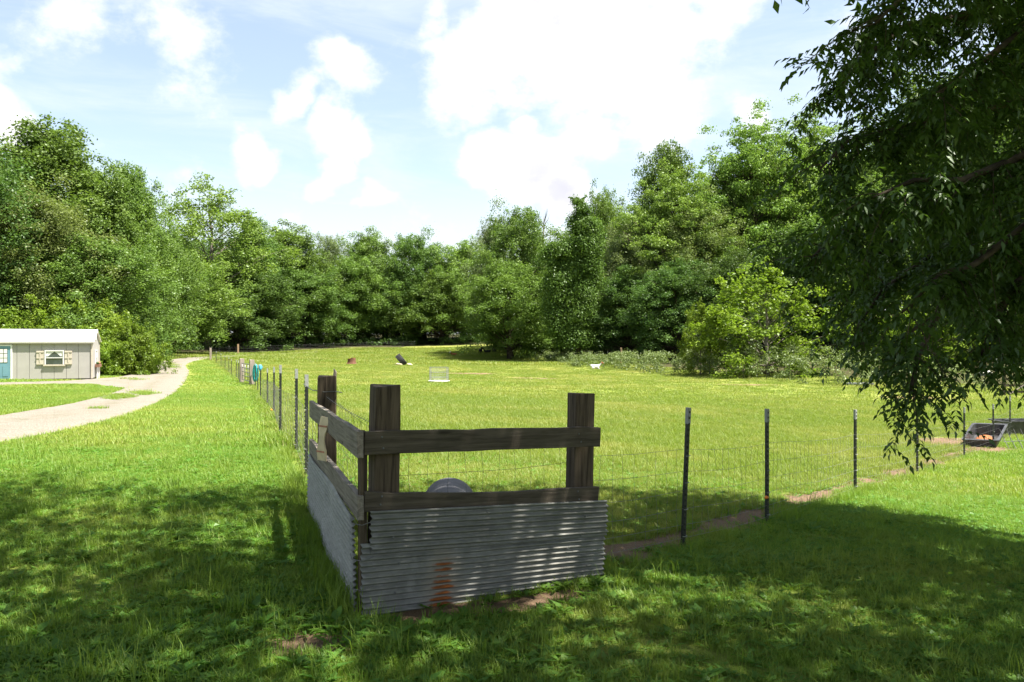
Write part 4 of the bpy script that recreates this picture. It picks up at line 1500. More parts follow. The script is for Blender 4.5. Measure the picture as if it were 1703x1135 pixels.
# hose coil on the gate post
hose_c = ga + Vector((.30, -.28, 0))
hs = thing('garden_hose', 'coiled teal garden hose hanging on the gate post', 'hose', (hose_c.x, hose_c.y, hose_c.z + .15))
hm = MB()
rd = random.Random(2)
pp = []
for k in range(9 * 22):
    t = k / 22
    a = 2 * math.pi * t
    w = .06 + .10 * ((t * .37) % 1.0); hh = .36 + .13 * ((t * .53) % 1.0)
    pp.append((w * math.cos(a) + .02 * math.sin(t * 3), -.05 + .11 * (t / 9) + .01 * math.sin(t * 5), .52 + hh * math.sin(a) - .03 * math.cos(2 * a)))
hm.tube(pp, .03, 6)
hm.build('coil', M['teal'], hs, True)
e = MB(); e.box((0, .03, .98), (.03, .14, .03)); e.build('hanger_hook', M['steel'], hs)
# blue cap on the sixth post
yb = 33.0
cap = thing('plastic_jug', 'light blue plastic jug upturned on a fence post top', 'jug', (on_left(yb), yb, H(on_left(yb), yb) + 1.12))
cb = MB(); cb.lathe([(.022, 0), (.026, .02), (.055, .05), (.062, .09), (.062, .21), (.055, .235), (.015, .24)], 14)
cb.build('jug_body', M['blue'], cap, True)
hb = MB(); hb.tube([(.05, 0, .08), (.09, 0, .10), (.09, 0, .17), (.055, 0, .19)], .009, 6); hb.build('handle', M['blue'], cap, True)

# ------------------------------------------------------------------ garden shed
def shed():
    p = Vector((-25.9, 51.0, 0)); p.z = H(-26.5, 51.5) + .02
    th = R(20.3)
    o = thing('shed', 'long grey shed with white metal roof, blue door and shuttered window', 'shed', p, th)
    L, Dp, Wh, rise = 10.2, 3.6, 2.22, .72       # local: x from -L (left) to 0, y from 0 (front) to Dp
    core = MB()
    core.box((-L / 2, Dp / 2, Wh / 2 + .06), (L - .06, Dp - .06, Wh - .10))
    wl = core.build('wall', M['siding'], o)
    # vertical siding panels, front and end, joints recessed
    pw = .66
    n = int(L / pw)
    panel = MB(); panel.box((0, 0, Wh / 2 + .08), (pw - .022, .03, Wh - .02)); pm = panel.mesh('siding_panel', M['siding'])
    for i in range(n):
        c = link('siding_panel', pm, wl); c.location = (-pw * (i + .5) - .09, .014, 0)
    pe = Dp / 6
    panel = MB(); panel.box((0, 0, Wh / 2 + .08), (.03, pe - .022, Wh - .02)); pm2 = panel.mesh('siding_panel_end', M['siding'])
    for i in range(6):
        c = link('siding_panel', pm2, wl); c.location = (-.014, pe * (i + .5), 0)
    # gables
    for xg in (-.02, -L + .02):
        g = MB(); g.add([(xg - .02, 0, Wh + .05), (xg - .02, Dp, Wh + .05), (xg - .02, Dp / 2, Wh + rise), (xg + .02, 0, Wh + .05), (xg + .02, Dp, Wh + .05), (xg + .02, Dp / 2, Wh + rise)],
                        [(0, 1, 2), (5, 4, 3), (0, 3, 4, 1), (1, 4, 5, 2), (2, 5, 3, 0)])
        g.build('gable', M['siding'], o)
    gv_ = MB(); gv_.box((.02, Dp / 2, Wh + .38), (.04, .22, .26)); gv_.build('gable_vent', M['white'], o)
    for x in (-.015, -L + .015):
        for y in (-.012, Dp + .012):
            t = MB(); t.box((x, y, Wh / 2 + .07), (.10, .07, Wh)); t.build('corner_trim', M['trim'], o)
    f = MB(); f.box((-L / 2, -.12, Wh + .04), (L + .2, .03, .11)); f.build('fascia', M['trim'], o)
    # roof: two slabs with raised ribs
    for sgn in (0, 1):
        r = MB()
        y0 = -.16 if sgn == 0 else Dp + .16
        ym = Dp / 2
        z0, z1 = Wh + .085, Wh + rise + .10
        r.add([(-L - .12, y0, z0), (.12, y0, z0), (.12, ym, z1), (-L - .12, ym, z1), (-L - .12, y0, z0 + .03), (.12, y0, z0 + .03), (.12, ym, z1 + .03), (-L - .12, ym, z1 + .03)],
              [(0, 1, 2, 3), (7, 6, 5, 4), (0, 4, 5, 1), (1, 5, 6, 2), (2, 6, 7, 3), (3, 7, 4, 0)])
        rf = r.build('roof_slope', M['roof'], o)
        for i in range(int(L / .45) + 1):
            x = -L - .05 + .45 * i
            rb = MB(); rb.tube([(x, y0, z0 + .035), (x, ym, z1 + .035)], .014, 5)
            rb.build('roof_rib', M['roof'], rf)
    rc = MB(); rc.tube([(-L - .12, Dp / 2, Wh + rise + .125), (.12, Dp / 2, Wh + rise + .125)], .05, 8); rc.build('ridge_cap', M['roof'], o)

    def window(xc, zc, w, h, face, shutters=True):
        """face 0: front (y=0); face 1: end wall (x=0)"""
        mt = Matrix.Translation((xc, -.005, zc)) if face == 0 else Matrix.Translation((.005, xc, zc)) @ Matrix.Rotation(R(90), 4, 'Z')
        def b(name, c, s_, m_, par):
            k = MB(); k.box(c, s_); me = k.mesh(name, m_)
            q = link(name, me, par); 
            if par is o: q.matrix_local = mt
            return q
        wn = b('window', (0, .0, 0), (w, .03, h), M['glass_dark'], o)
        for nm, c, s_ in (('frame', (0, -.03, h / 2 + .03), (w + .12, .05, .06)), ('frame', (-w / 2 - .03, -.03, 0), (.06, .05, h)), ('frame', (w / 2 + .03, -.03, 0), (.06, .05, h)),
                          ('sash_bar', (0, -.03, 0), (w, .03, .045)), ('sill', (0, -.05, -h / 2 - .05), (w + .25, .10, .09))):
            b(nm, c, s_, M['white'] if nm != 'sill' else M['trim'], wn)
        for k in (-1, 1):
            cu = MB(); cu.add([(k * w * .02, -.018, h / 2), (k * w * .48, -.018, h / 2), (k * w * .48, -.018, h * .1), (k * w * .36, -.018, h * .12), (k * w * .2, -.018, h * .3), (k * w * .05, -.018, h * .42)], [tuple(range(6))])
            cu.build('curtain', M['curtain'], wn)
        if shutters:
            for k in (-1, 1):
                sx = k * (w / 2 + .30)
                sh = b('shutter', (sx, -.025, 0), (.40, .03, h + .06), M['trim'], o)
                for zz in (-h / 2 + .04, 0, h / 2 - .04): b('shutter_rail', (sx, -.05, zz), (.40, .03, .07), M['trim'], sh)
                b('shutter_stile', (sx, -.052, 0), (.06, .03, h - .2), M['trim'], sh)
    window(-2.06, 1.36, .92, .80, 0)
    window(1.75, 1.36, .70, .80, 1, False)
    fb_ = MB(); fb_.box((.16, 1.75, .82), (.24, 1.25, .18)); fb_.build('flower_box', M['flower_box'], o)
    for k in range(5):
        fl = MB(); fl.lathe([(.005, -.06), (.09, -.02), (.10, .04), (.03, .11)], 7, Matrix.Translation((.17, 1.25 + .25 * k, .97))); fl.build('flower', M['plaque_red'] if k % 2 else M['lf_under'], o)
    for y in (1.3, 2.2):
        fl = MB(); fl.box((.14, y, .36), (.06, .10, .72)); fl.build('box_leg', M['white'], o)
    # door
    dx, dw, dh = -4.84, .92, 1.98
    d = MB(); d.box((dx, -.02, dh / 2 + .10), (dw, .05, dh)); dr = d.build('door', M['door'], o)
    for k in (-1, 1):
        t = MB(); t.box((dx + k * (dw / 2 + .05), -.03, dh / 2 + .10), (.09, .06, dh)); t.build('door_jamb', M['white'], o)
    t = MB(); t.box((dx, -.03, dh + .145), (dw + .19, .06, .09)); t.build('door_head', M['white'], o)
    gl = MB(); gl.box((dx, -.05, 1.50), (.62, .012, .84)); g2 = gl.build('door_glazing', M['glass_dark'], dr)
    for i in range(3):
        for j in range(3):
            t = MB(); t.box((dx - .205 + .205 * i, -.058, 1.225 + .275 * j), (.17, .008, .235)); t.build('pane', M['curtain'], dr)
    t = MB(); t.box((dx, -.055, 1.5), (.70, .014, .92)); 
    for i in (-1, 1):
        pn = MB(); pn.box((dx + i * .2, -.05, .58), (.28, .02, .62)); pn.build('door_panel', M['door'], dr)
    hn = MB(); hn.lathe([(.01, 0), (.035, .02), (.035, .05), (.01, .06)], 10, Matrix.Translation((dx - .38, -.05, 1.02)) @ Matrix.Rotation(R(90), 4, 'X')); hn.build('door_knob', M['steel'], dr)
    sk = MB()
    for i in range(7):
        q = MB(); q.box((-.4 - i * 1.55, .3, -.12), (.3, .3, .36)); q.build('footing_block', M['barrel'], o)
    st = MB(); st.box((dx, -.42, .0), (1.2, .7, .12)); st.build('door_step', M['board_grey'], o)


shed()

# ------------------------------------------------------------------ things in the pasture
def drum():
    c = Vector((-.56, 7.35)); z = H(*c)
    o = thing('barrel', 'grey plastic barrel lying on its side just behind the fence corner', 'barrel', (c.x, c.y, z - .02), R(4))
    mt = Matrix.Translation((0, .05, .25)) @ Matrix.Rotation(R(90), 4, 'X')
    b = MB(); prof = [(.02, -.45), (.25, -.45), (.285, -.43), (.295, -.40), (.295, -.2), (.302, -.16), (.302, -.13), (.295, -.1), (.295, .1), (.302, .13), (.302, .16), (.295, .2), (.295, .40), (.285, .43), (.262, .445), (.255, .43), (.02, .425)]
    prof = [(r * .84, z) for r, z in prof]
    b.lathe(prof, 36, mt); b.build('barrel_body', M['barrel'], o, True)
    for a in (0, math.pi):
        k = MB(); k.lathe([(.03, 0), (.03, .018), (.005, .02)], 10, mt @ Matrix.Translation((.17 * math.cos(a), .17 * math.sin(a), .428))); k.build('bung', M['barrel'], o)


drum()


def tyre():
    p = P(668, 608)
    o = thing('tractor_tyre', 'big black tractor tyre leaning on pale rocks in the pasture', 'tyre', p, R(8))
    Rt, rt = .62, .23
    tilt = Matrix.Translation((-.05, 0, .60)) @ Matrix.Rotation(R(50), 4, 'Y') @ Matrix.Rotation(R(0), 4, 'X')
    b = MB()
    prof = []
    for i in range(15):
        a = -math.pi * .82 + math.pi * 1.64 * i / 14
        prof.append((Rt - .16 + .2 * math.cos(a), .30 * math.sin(a)))
    b.lathe(prof, 40, tilt, False)
    b.build('tyre_body', M['rubber'], o, True)
    lug = MB(); lug.box((0, 0, 0), (.07, .09, .32)); lm = lug.mesh('tread_lug', M['rubber'])
    for i in range(22):
        for sgn in (-1, 1):
            a = 2 * math.pi * (i + (.25 if sgn > 0 else -.25)) / 22
            q = link('tread_lug', lm, o)
            q.matrix_local = tilt @ Matrix.Rotation(a, 4, 'Z') @ Matrix.Translation((Rt + .045, 0, sgn * .15)) @ Matrix.Rotation(R(28 * sgn), 4, 'X')
    for k, (dx, dy, s_) in enumerate(((-.25, -.55, 1.0), (.95, -.35, .8))):
        r = rock_mesh(40 + k, .42 * s_, .3 * s_, .22 * s_)
        t = thing('rock', ['pale tan rock under the near side of the tyre', 'pale tan rock at the low right end of the tyre'][k], 'rock', (p.x + dx, p.y + dy, p.z))
        link('stone', r, t)


def rock_mesh(seed, a, b, c):
    bm = bmesh.new(); bmesh.ops.create_icosphere(bm, subdivisions=3, radius=1)
    rr = np.random.default_rng(seed); ph = rr.random(6) * 6
    for v in bm.verts:
        x, y, z = v.co
        k = 1 + .16 * math.sin(3 * x + ph[0]) * math.sin(2.5 * y + ph[1]) + .12 * math.sin(5 * z + ph[2] + 2 * x) + .06 * math.sin(9 * x + ph[3]) * math.sin(8 * y + ph[4])
        v.co = (x * a * k, y * b * k, max(z * c * k + c * .35, -.1))
    me = bpy.data.meshes.new('stone'); bm.to_mesh(me); bm.free(); me.materials.append(M['rock']); return me


tyre()


def stump(px, py, s, label):
    p = P(px, py)
    o = thing('tree_stump', label, 'stump', p, random.uniform(0, 6))
    b = MB(); n = 20
    rr = np.random.default_rng(int(px))
    ph = rr.random(4) * 6
    V = []
    rings = [(0, 1.3), (.12, 1.08), (.3, 1.0), (.50, 1.0), (.60, .97)]
    for z, k in rings:
        for i in range(n):
            a = 2 * math.pi * i / n
            root = (.35 * max(0, math.sin(4 * a + ph[0])) if z < .2 else .05 * math.sin(4 * a + ph[0]))
            r = .42 * s * (k + root + .05 * math.sin(7 * a + ph[1]))
            V.append((r * math.cos(a), r * math.sin(a), z * s * (1 + (.16 * math.sin(a + ph[2]) + .1 * math.sin(5 * a + ph[3]) if z > .45 else 0)) - .03))
    Fc = []
    for j in range(len(rings) - 1):
        for i in range(n): Fc.append((j * n + i, j * n + (i + 1) % n, (j + 1) * n + (i + 1) % n, (j + 1) * n + i))
    b.add(V, Fc); b.build('bark', M['stump'], o, True)
    t = MB(); t.add(V[-n:], [tuple(range(n))]); top = t.build('cut_top', M['feed'], o); top.location.z = .006


stump(585, 606, 1.05, 'reddish cut tree stump in the far pasture left of the tyre')


def cage():
    p = P(730, 636)
    o = thing('wire_cage', 'silver wire mesh cage with a white base standing in the pasture', 'cage', p, R(12))
    w, d, h = 1.12, 1.0, .98
    fr_ = MB()
    cs = [(-w / 2, -d / 2), (w / 2, -d / 2), (w / 2, d / 2), (-w / 2, d / 2)]
    for z in (.04, h * .33, h * .66, h):
        fr_.tube([(x, y, z) for x, y in cs] + [(cs[0][0], cs[0][1], z)], .011, 5)
    for x, y in cs: fr_.tube([(x, y, 0), (x, y, h)], .013, 5)
    fr_.build('frame', M['steel'], o)
    for k, (a, b) in enumerate(zip(cs, cs[1:] + cs[:1])):
        g = MB()
        for i in range(1, 9):
            t = i / 9; x, y = a[0] + (b[0] - a[0]) * t, a[1] + (b[1] - a[1]) * t
            g.tube([(x, y, .04), (x, y, h)], .0035, 4)
        for i in range(1, 8):
            z = h * i / 8
            g.tube([(a[0], a[1], z), (b[0], b[1], z)], .0035, 4)
        g.build('mesh_side', M['tip'], o)
    bt = MB(); bt.lathe([(.02, .02), (.66, .03), (.72, .10), (.68, .11), (.62, .06), (.02, .05)], 28); bt.build('tray', M['white'], o, True)


cage()

# ------------------------------------------------------------------ goats
def loft(mb, secs, n=10):
    """secs: (centre, half-width, half-height, direction)"""
    rings = []
    for c, a, b, d in secs:
        d = Vector(d).normalized()
        side = d.cross(Vector((0, 0, 1)))
        side = side.normalized() if side.length > .1 else Vector((0, 1, 0))
        up = side.cross(d)
        rings.append([Vector(c) + side * a * math.cos(2 * math.pi * k / n) + up * b * math.sin(2 * math.pi * k / n) for k in range(n)])
    vs = [v for r in rings for v in r]
    fs = [(i * n + k, i * n + (k + 1) % n, (i + 1) * n + (k + 1) % n, (i + 1) * n + k) for i in range(len(secs) - 1) for k in range(n)]
    fs += [tuple(range(n - 1, -1, -1)), tuple((len(secs) - 1) * n + k for k in range(n))]
    mb.add(vs, fs)


def goat(name, label, loc, rz, body, head, lying=False, graze=False, s=1.0):
    o = thing(name, label, 'goat', loc, rz)
    z0 = .27 if lying else .56
    b = MB()
    X = (1, 0, 0)
    loft(b, [((-.42, 0, z0 + .03), .05, .07, X), ((-.36, 0, z0 + .02), .125, .15, X), ((-.15, 0, z0 - .02), .17, .19, X), ((.12, 0, z0 - .03), .165, .20, X), ((.32, 0, z0), .125, .175, X), ((.42, 0, z0 + .04), .07, .11, X)], 12)
    hx, hz = (.62, .12) if graze else (.60, z0 + .36)
    nx, nz = (.52, z0 - .18) if graze else (.50, z0 + .20)
    loft(b, [((.34, 0, z0 + .04), .10, .14, (1, 0, .6)), ((nx, 0, nz), .062, .085, (hx - .34, 0, hz - z0)), ((hx - .02, 0, hz - .03), .05, .065, (hx - .34, 0, hz - z0))], 10)
    if not lying:
        for x, y, hind in ((.28, .09, 0), (.28, -.09, 0), (-.32, .09, 1), (-.32, -.09, 1)):
            if hind: pts = [(x + .04, y, z0 - .02), (x + .05, y, .36), (x - .06, y, .25), (x - .03, y, .06), (x, y, 0)]; rs = [.085, .06, .034, .024, .03]
            else: pts = [(x, y, z0 - .04), (x, y, .38), (x + .01, y, .24), (x, y, .06), (x + .01, y, 0)]; rs = [.07, .05, .033, .022, .03]
            b.tube(pts, rs, 8)
    else:
        for y in (.12, -.12):
            b.tube([(.25, y, .16), (.40, y * 1.1, .06), (.24, y * 1.2, .035)], [.055, .04, .025], 8)
            b.tube([(-.26, y, .2), (-.12, y * 1.35, .12), (-.30, y * 1.4, .04), (-.12, y * 1.45, .03)], [.10, .07, .04, .025], 8)
    b.tube([(-.42, 0, z0 + .08), (-.48, 0, z0 + .15), (-.52, 0, z0 + .13)], [.03, .028, .012], 6)
    bo = b.build('body', M[body], o, True)
    rm = bo.modifiers.new('fuse', 'REMESH'); rm.mode = 'VOXEL'; rm.voxel_size = .018; rm.use_smooth_shade = True
    hd = MB()
    fdn = Vector((.55, 0, -.85)) if graze else Vector((.85, 0, -.5))
    fdn.normalize()
    c0 = Vector((hx - .05, 0, hz + .03))
    loft(hd, [(c0, .045, .05, fdn), (c0 + fdn * .06, .062, .075, fdn), (c0 + fdn * .14, .052, .062, fdn), (c0 + fdn * .22, .036, .042, fdn), (c0 + fdn * .26, .028, .03, fdn)], 10)
    h_ = hd.build('head', M[head], o, True)
    for sg in (-1, 1):
        e = MB(); e.tube([c0 + Vector((.02, sg * .05, .0)), c0 + Vector((.03, sg * .10, -.03)), c0 + Vector((.04, sg * .12, -.11))], [.012, .026, .01], 6); e.build('ear', M[head], h_, True)
        hn = MB(); hn.tube([c0 + Vector((0, sg * .025, .05)), c0 + Vector((-.04, sg * .035, .12)), c0 + Vector((-.10, sg * .045, .15))], [.014, .011, .004], 6); hn.build('horn', M['bark_light'], h_, True)
    o.scale = (s, s, s)
    return o


goat('goat', 'white goat with red-brown head lying in front of the brambles', P(990, 615), R(-12), 'goat_white', 'goat_brown', True, s=1.15)
goat('goat', 'black goat standing in the tree shade at the pasture back', P(799, 590), R(-70), 'goat_black', 'goat_black', False, s=1.25)
goat('goat', 'black goat lying in the shade beside the standing one', P(811, 588), R(170), 'goat_black', 'goat_black', True, s=1.2)
goat('goat', 'small tan goat resting alone in the far pasture', P(755, 592), R(200), 'goat_brown', 'goat_white', True, s=.95)
wp = P(907, 596)
goat('goat', 'white goat half hidden in the weeds before the vine bush', Vector((wp.x, wp.y + 3, H(wp.x, wp.y + 3) + .35)), R(190), 'goat_white', 'goat_white', True, s=1.2)

# ------------------------------------------------------------------ feeding tubs by the right fence
def tub(label, c, ux, uy, L, Wd, Hh, m_, pitch=0, divider=False):
    o = thing('feed_tub', label, 'tub', c)
    x = Vector((ux[0], ux[1], math.tan(pitch))).normalized(); y = Vector((uy[0], uy[1], 0)).normalized()
    z = x.cross(y)
    if z.z < 0: z = -z
    mt = Matrix((x, y, z)).transposed().to_4x4()
    V, n = [], 0
    def ring(l, w, h, r=.08):
        pts = []
        for cx, cy, a0 in ((l / 2 - r, w / 2 - r, 0), (-l / 2 + r, w / 2 - r, 90), (-l / 2 + r, -w / 2 + r, 180), (l / 2 - r, -w / 2 + r, 270)):
            for k in range(5):
                a = R(a0 + 22.5 * k); pts.append(mt @ Vector((cx + r * math.cos(a), cy + r * math.sin(a), h)))
        return pts
    rings = [ring(L * .86, Wd * .82, .0), ring(L * .95, Wd * .94, Hh - .04), ring(L * 1.04, Wd * 1.06, Hh - .035), ring(L * 1.04, Wd * 1.06, Hh), ring(L * .93, Wd * .91, Hh), ring(L * .84, Wd * .79, .03)]
    b = MB(); k = 20
    vs = [v for r in rings for v in r]
    fs = [(i * k + j, i * k + (j + 1) % k, (i + 1) * k + (j + 1) % k, (i + 1) * k + j) for i in range(5) for j in range(k)]
    fs += [tuple(range(k - 1, -1, -1)), tuple(5 * k + j for j in range(k))]
    b.add(vs, fs)
    b.build('tub_shell', m_, o)
    return o, mt


t1, mt1 = tub('tilted black rectangular feed tub with orange feed inside, by the fence', (14.15, 24.75, H(14.1, 24.7) + .06), (.62, .78), (1, -.35), 1.7, .92, .38, M['plastic'], .2)
fd_ = MB()
for i, (x, y, a, b_, c_) in enumerate(((-.22, .04, .40, .28, .20), (.12, -.04, .38, .25, .15))):
    V = []; n = 16
    for j in range(5):
        ph = j / 4 * math.pi / 2
        for k in range(n):
            q = 2 * math.pi * k / n
            V.append(mt1 @ Vector((x + a * math.cos(ph) * math.cos(q), y + b_ * math.cos(ph) * math.sin(q), .035 + c_ * math.sin(ph))))
    fd_.add(V, [(j * n + k, j * n + (k + 1) % n, (j + 1) * n + (k + 1) % n, (j + 1) * n + k) for j in range(4) for k in range(n)])
fdo = tag(fd_.build('feed_heap', M['feed'], None, True), 'heap of orange feed in the tilted black tub', 'feed')
fdo.location = t1.location
t2, mt2 = tub('level black oval tub behind the tilted feed tub', (17.4, 28.2, H(17.4, 28.2)), (1, .12), (.1, 1), 2.0, .9, .5, M['plastic'], 0)
for k in (-.3, .3):
    b = MB(); b.box((0, 0, 0), (.05, .86, .05)); me = b.mesh('cross_bar', M['plastic']); me.transform(mt2 @ Matrix.Translation((k * 1.6, 0, .47))); link('cross_bar', me, t2)
pk = MB(); pk.box((0, 0, .03), (1.3, .18, .045))
pko = tag(pk.build('loose_plank', M['post_new'], None, bevel=.004), 'reddish plank lying beside the black feed tubs', 'plank')
q = Vector((15.5, 24.7)); pko.location = (q.x, q.y, H(*q)); pko.rotation_euler = (0, R(-4), R(55))
# bent stays of wire panel leaning on the fence
wpn = thing('bent_wire_netting', 'bent scrap of welded wire leaning beside the feed tub', 'netting', (14.2, 23.75, H(14.2, 23.75)), R(8))
for i in range(5):
    s_ = MB(); s_.tube([(.22 * i, -.12, 0), (.22 * i - .04, .05, .28), (.22 * i - .1, .14, .55)], .010, 5); s_.build('stay', M['wire'], wpn)
s_ = MB(); s_.tube([(-.1, .0, .2), (.5, -.02, .22), (1.1, .0, .2)], .009, 5); s_.build('cross_wire', M['wire'], wpn)

# far right bits: pale metal sheet, rail barrier, white box on a post
p = P(1428, 640)
ms = MB(); ms.box((0, 0, .10), (1.9, .8, .05)); ms.box((0, -.42, .08), (1.9, .03, .12))
mso = tag(ms.build('metal_sheet', M['galv_panel'], None, bevel=.005), 'pale grey metal sheet lying on the grass before the brambles', 'metal sheet'); mso.location = p; mso.rotation_euler = (0, 0, R(-8))
p = P(1706, 659)
rb = thing('board_gate', 'dark wooden rail barrier with a diagonal brace at right edge', 'gate', p, R(-6))
for z in (.25, .62, 1.0):
    b = MB(); b.box((0, 0, z), (2.6, .05, .13)); b.build('rail', M['board'], rb)
for x in (-1.2, 1.2):
    b = MB(); b.box((x, .06, .6), (.16, .16, 1.25)); b.build('post', M['tie'], rb)
b = MB(); b.tube([(-.9, -.06, .12), (.6, -.06, 1.1)], .045, 6); b.build('brace', M['board_grey'], rb)
p = P(1638, 652)
wb_ = thing('nest_box', 'white box on a thin post glimpsed through the hanging leaves', 'box', p)
b = MB(); b.tube([(0, 0, 0), (0, 0, 1.0)], .035, 6); b.build('post', M['board'], wb_)
b = MB(); b.box((0, 0, 1.14), (.50, .42, .26)); b.build('box_body', M['barrel'], wb_, bevel=.01)
b = MB(); b.box((0, -.03, 1.29), (.58, .56, .035), Matrix.Rotation(R(18), 3, 'X')); b.build('lid', M['white'], wb_)

# ------------------------------------------------------------------ grass
def blade_mesh(name, nb, rad, hmin, hmax, wd, mat_, seed, lean=.5, broad=False):
    rg = np.random.default_rng(seed)
    V, Fc, T = [], [], []
    for i in range(nb):
        a = rg.random() * 6.28; r = rad * math.sqrt(rg.random())
        bx, by = r * math.cos(a), r * math.sin(a)
        h = rg.uniform(hmin, hmax); ang = rg.random() * 6.28
        ln = h * lean * rg.uniform(.3, 1.5)
        dx, dy = math.cos(ang), math.sin(ang)
        sx, sy = -dy * wd * .5, dx * wd * .5
        tint = float(np.clip(rg.normal(.45, .27), 0, 1))
        o = len(V)
        if broad:
            h *= .6; ln *= 1.6
            V += [(bx, by, 0), (bx + dx * ln * .5 + sx * 1.6, by + dy * ln * .5 + sy * 1.6, h * .7), (bx + dx * ln, by + dy * ln, h * .95), (bx + dx * ln * .5 - sx * 1.6, by + dy * ln * .5 - sy * 1.6, h * .7)]
            Fc.append((o, o + 1, o + 2, o + 3)); T += [min(tint, .9)] * 4
        else:
            V += [(bx - sx, by - sy, -.01), (bx + sx, by + sy, -.01), (bx + dx * ln * .35 + sx * .75, by + dy * ln * .35 + sy * .75, h * .62), (bx + dx * ln * .35 - sx * .75, by + dy * ln * .35 - sy * .75, h * .62),
                  (bx + dx * ln + sx * .12, by + dy * ln + sy * .12, h), (bx + dx * ln - sx * .12, by + dy * ln - sy * .12, h)]
            Fc += [(o, o + 1, o + 2, o + 3), (o + 3, o + 2, o + 4, o + 5)]; T += [tint] * 6
    return mesh_arrays(name, V, Fc, mat_, False, {'tint': T})


def scatter_object(name, label, pts, tufts, kind='stuff'):
    """pts: x,y,scale,tuft index. Instances tufts on a point cloud with geometry nodes"""
    x, y, s_, ix = pts
    z = Hs(x, y) + .05 * road(x, y)
    me = bpy.data.meshes.new(name)
    me.vertices.add(len(x)); me.vertices.foreach_set('co', np.stack([x, y, z], 1).astype(np.float32).ravel())
    for an, tp, av in (('scl', 'FLOAT', s_), ('rot', 'FLOAT', rng.random(len(x)) * 6.28), ('idx', 'INT', ix)):
        a = me.attributes.new(an, tp, 'POINT'); a.data.foreach_set('value', np.asarray(av, np.float32 if tp == 'FLOAT' else np.int32))
    me.update()
    o = link(name, me); tag(o, label, None, None, kind)
    cl = bpy.data.collections.new(name + '_tufts')
    for i, t in enumerate(tufts):
        q = bpy.data.objects.new('%s_tuft_%02d' % (name, i), t); cl.objects.link(q)
    g = bpy.data.node_groups.new(name, 'GeometryNodeTree')
    g.interface.new_socket('Geometry', in_out='INPUT', socket_type='NodeSocketGeometry')
    g.interface.new_socket('Geometry', in_out='OUTPUT', socket_type='NodeSocketGeometry')
    gi = g.nodes.new('NodeGroupInput'); go = g.nodes.new('NodeGroupOutput')
    ip = g.nodes.new('GeometryNodeInstanceOnPoints')
    ci = g.nodes.new('GeometryNodeCollectionInfo'); ci.inputs['Collection'].default_value = cl
    ci.inputs['Separate Children'].default_value = True; ci.inputs['Reset Children'].default_value = True
    def attr(nm, tp):
        n = g.nodes.new('GeometryNodeInputNamedAttribute'); n.data_type = tp; n.inputs['Name'].default_value = nm
        return n.outputs['Attribute']
    cx = g.nodes.new('ShaderNodeCombineXYZ'); g.links.new(attr('rot', 'FLOAT'), cx.inputs['Z'])
    er = g.nodes.new('FunctionNodeEulerToRotation'); g.links.new(cx.outputs[0], er.inputs[0])
    g.links.new(gi.outputs[0], ip.inputs['Points'])
    g.links.new(ci.outputs[0], ip.inputs['Instance'])
    ip.inputs['Pick Instance'].default_value = True
    g.links.new(attr('idx', 'INT'), ip.inputs['Instance Index'])
    g.links.new(er.outputs[0], ip.inputs['Rotation'])
    g.links.new(attr('scl', 'FLOAT'), ip.inputs['Scale'])
    g.links.new(ip.outputs[0], go.inputs[0])
    md = o.modifiers.new('scatter', 'NODES'); md.node_group = g
    return o


def sample_zone(y0, y1, dens, marg):
    ymax, area = y1, 0
    w1 = .64 * y1 + marg
    n = int((y1 - y0) * 2 * w1 * dens)
    y = rng.uniform(y0, y1, n); x = rng.uniform(-w1, w1, n)
    k = np.abs(x) < .64 * y + marg
    return x[k], y[k]


def side_right(x, y):
    """True on the pasture side of both fence lines"""
    lx = np.interp(y, [5.1, 8.4, 15.4, 33, 46, 96, 130], [-.94, -2.03, -4.33, -10.05, -14.5, -35, -42])
    rx = np.interp(y, [5.1, 6.2, 7.44, 12.5, 21, 31, 40.5, 60], [-.94, .6, 1.55, 5.2, 11.5, 19.5, 27, 43])
    return (x > lx) & (x < rx) & (y > 5.1)


def filt(x, y, edge=.5):
    k = in_poly(x, y, OPEN)
    d = dirt(x, y) + (rng.random(len(x)) - .5) * .7 + .25 * np.sin(x * 9 + 2 * np.sin(y * 7)) * np.sin(y * 8.3)
    k &= d < edge
    rd_ = road(x, y)
    k &= (~rd_) | ((median(x, y) + (rng.random(len(x)) - .5) * .7) > .72)
    return k


# near turf
near = [blade_mesh('tuft_a', 18, .055, .025, .070, .0042, M['bl_lawn'], 1), blade_mesh('tuft_b', 15, .05, .02, .062, .0050, M['bl_lawn'], 2, .8), blade_mesh('tuft_c', 20, .06, .02, .07, .0038, M['bl_lawn'], 3, .9),
        blade_mesh('tuft_d', 8, .05, .03, .06, .016, M['bl_weed'], 4, .8, True), blade_mesh('tuft_e', 6, .03, .05, .10, .026, M['bl_weed'], 5, 1.0, True), blade_mesh('tuft_f', 16, .06, .06, .16, .0042, M['bl_lawn'], 6, .6)]
x, y = sample_zone(3.0, 15.5, 520, 1.6)
k = filt(x, y) & (rng.random(len(x)) < np.clip((15.5 - y) / 3.5, 0, 1))
x, y = x[k], y[k]
cl = np.sin(x * 1.9 + 1.2 * np.sin(y * 1.3)) * np.sin(y * 2.3 + x * .7)
u = rng.random(len(x))
ix = np.where(u < .28, 0, np.where(u < .50, 1, np.where(u < .70, 2, np.where(u < .90, 3, np.where(u < .93, 4, 5)))))
ix = np.where((ix == 5) & (rng.random(len(x)) < .6), 2, ix)
ix = np.where((cl > .45) & (rng.random(len(x)) < .35), 3, ix)
sc_l = rng.uniform(.65, 1.2, len(x)) * (1 + .3 * cl)
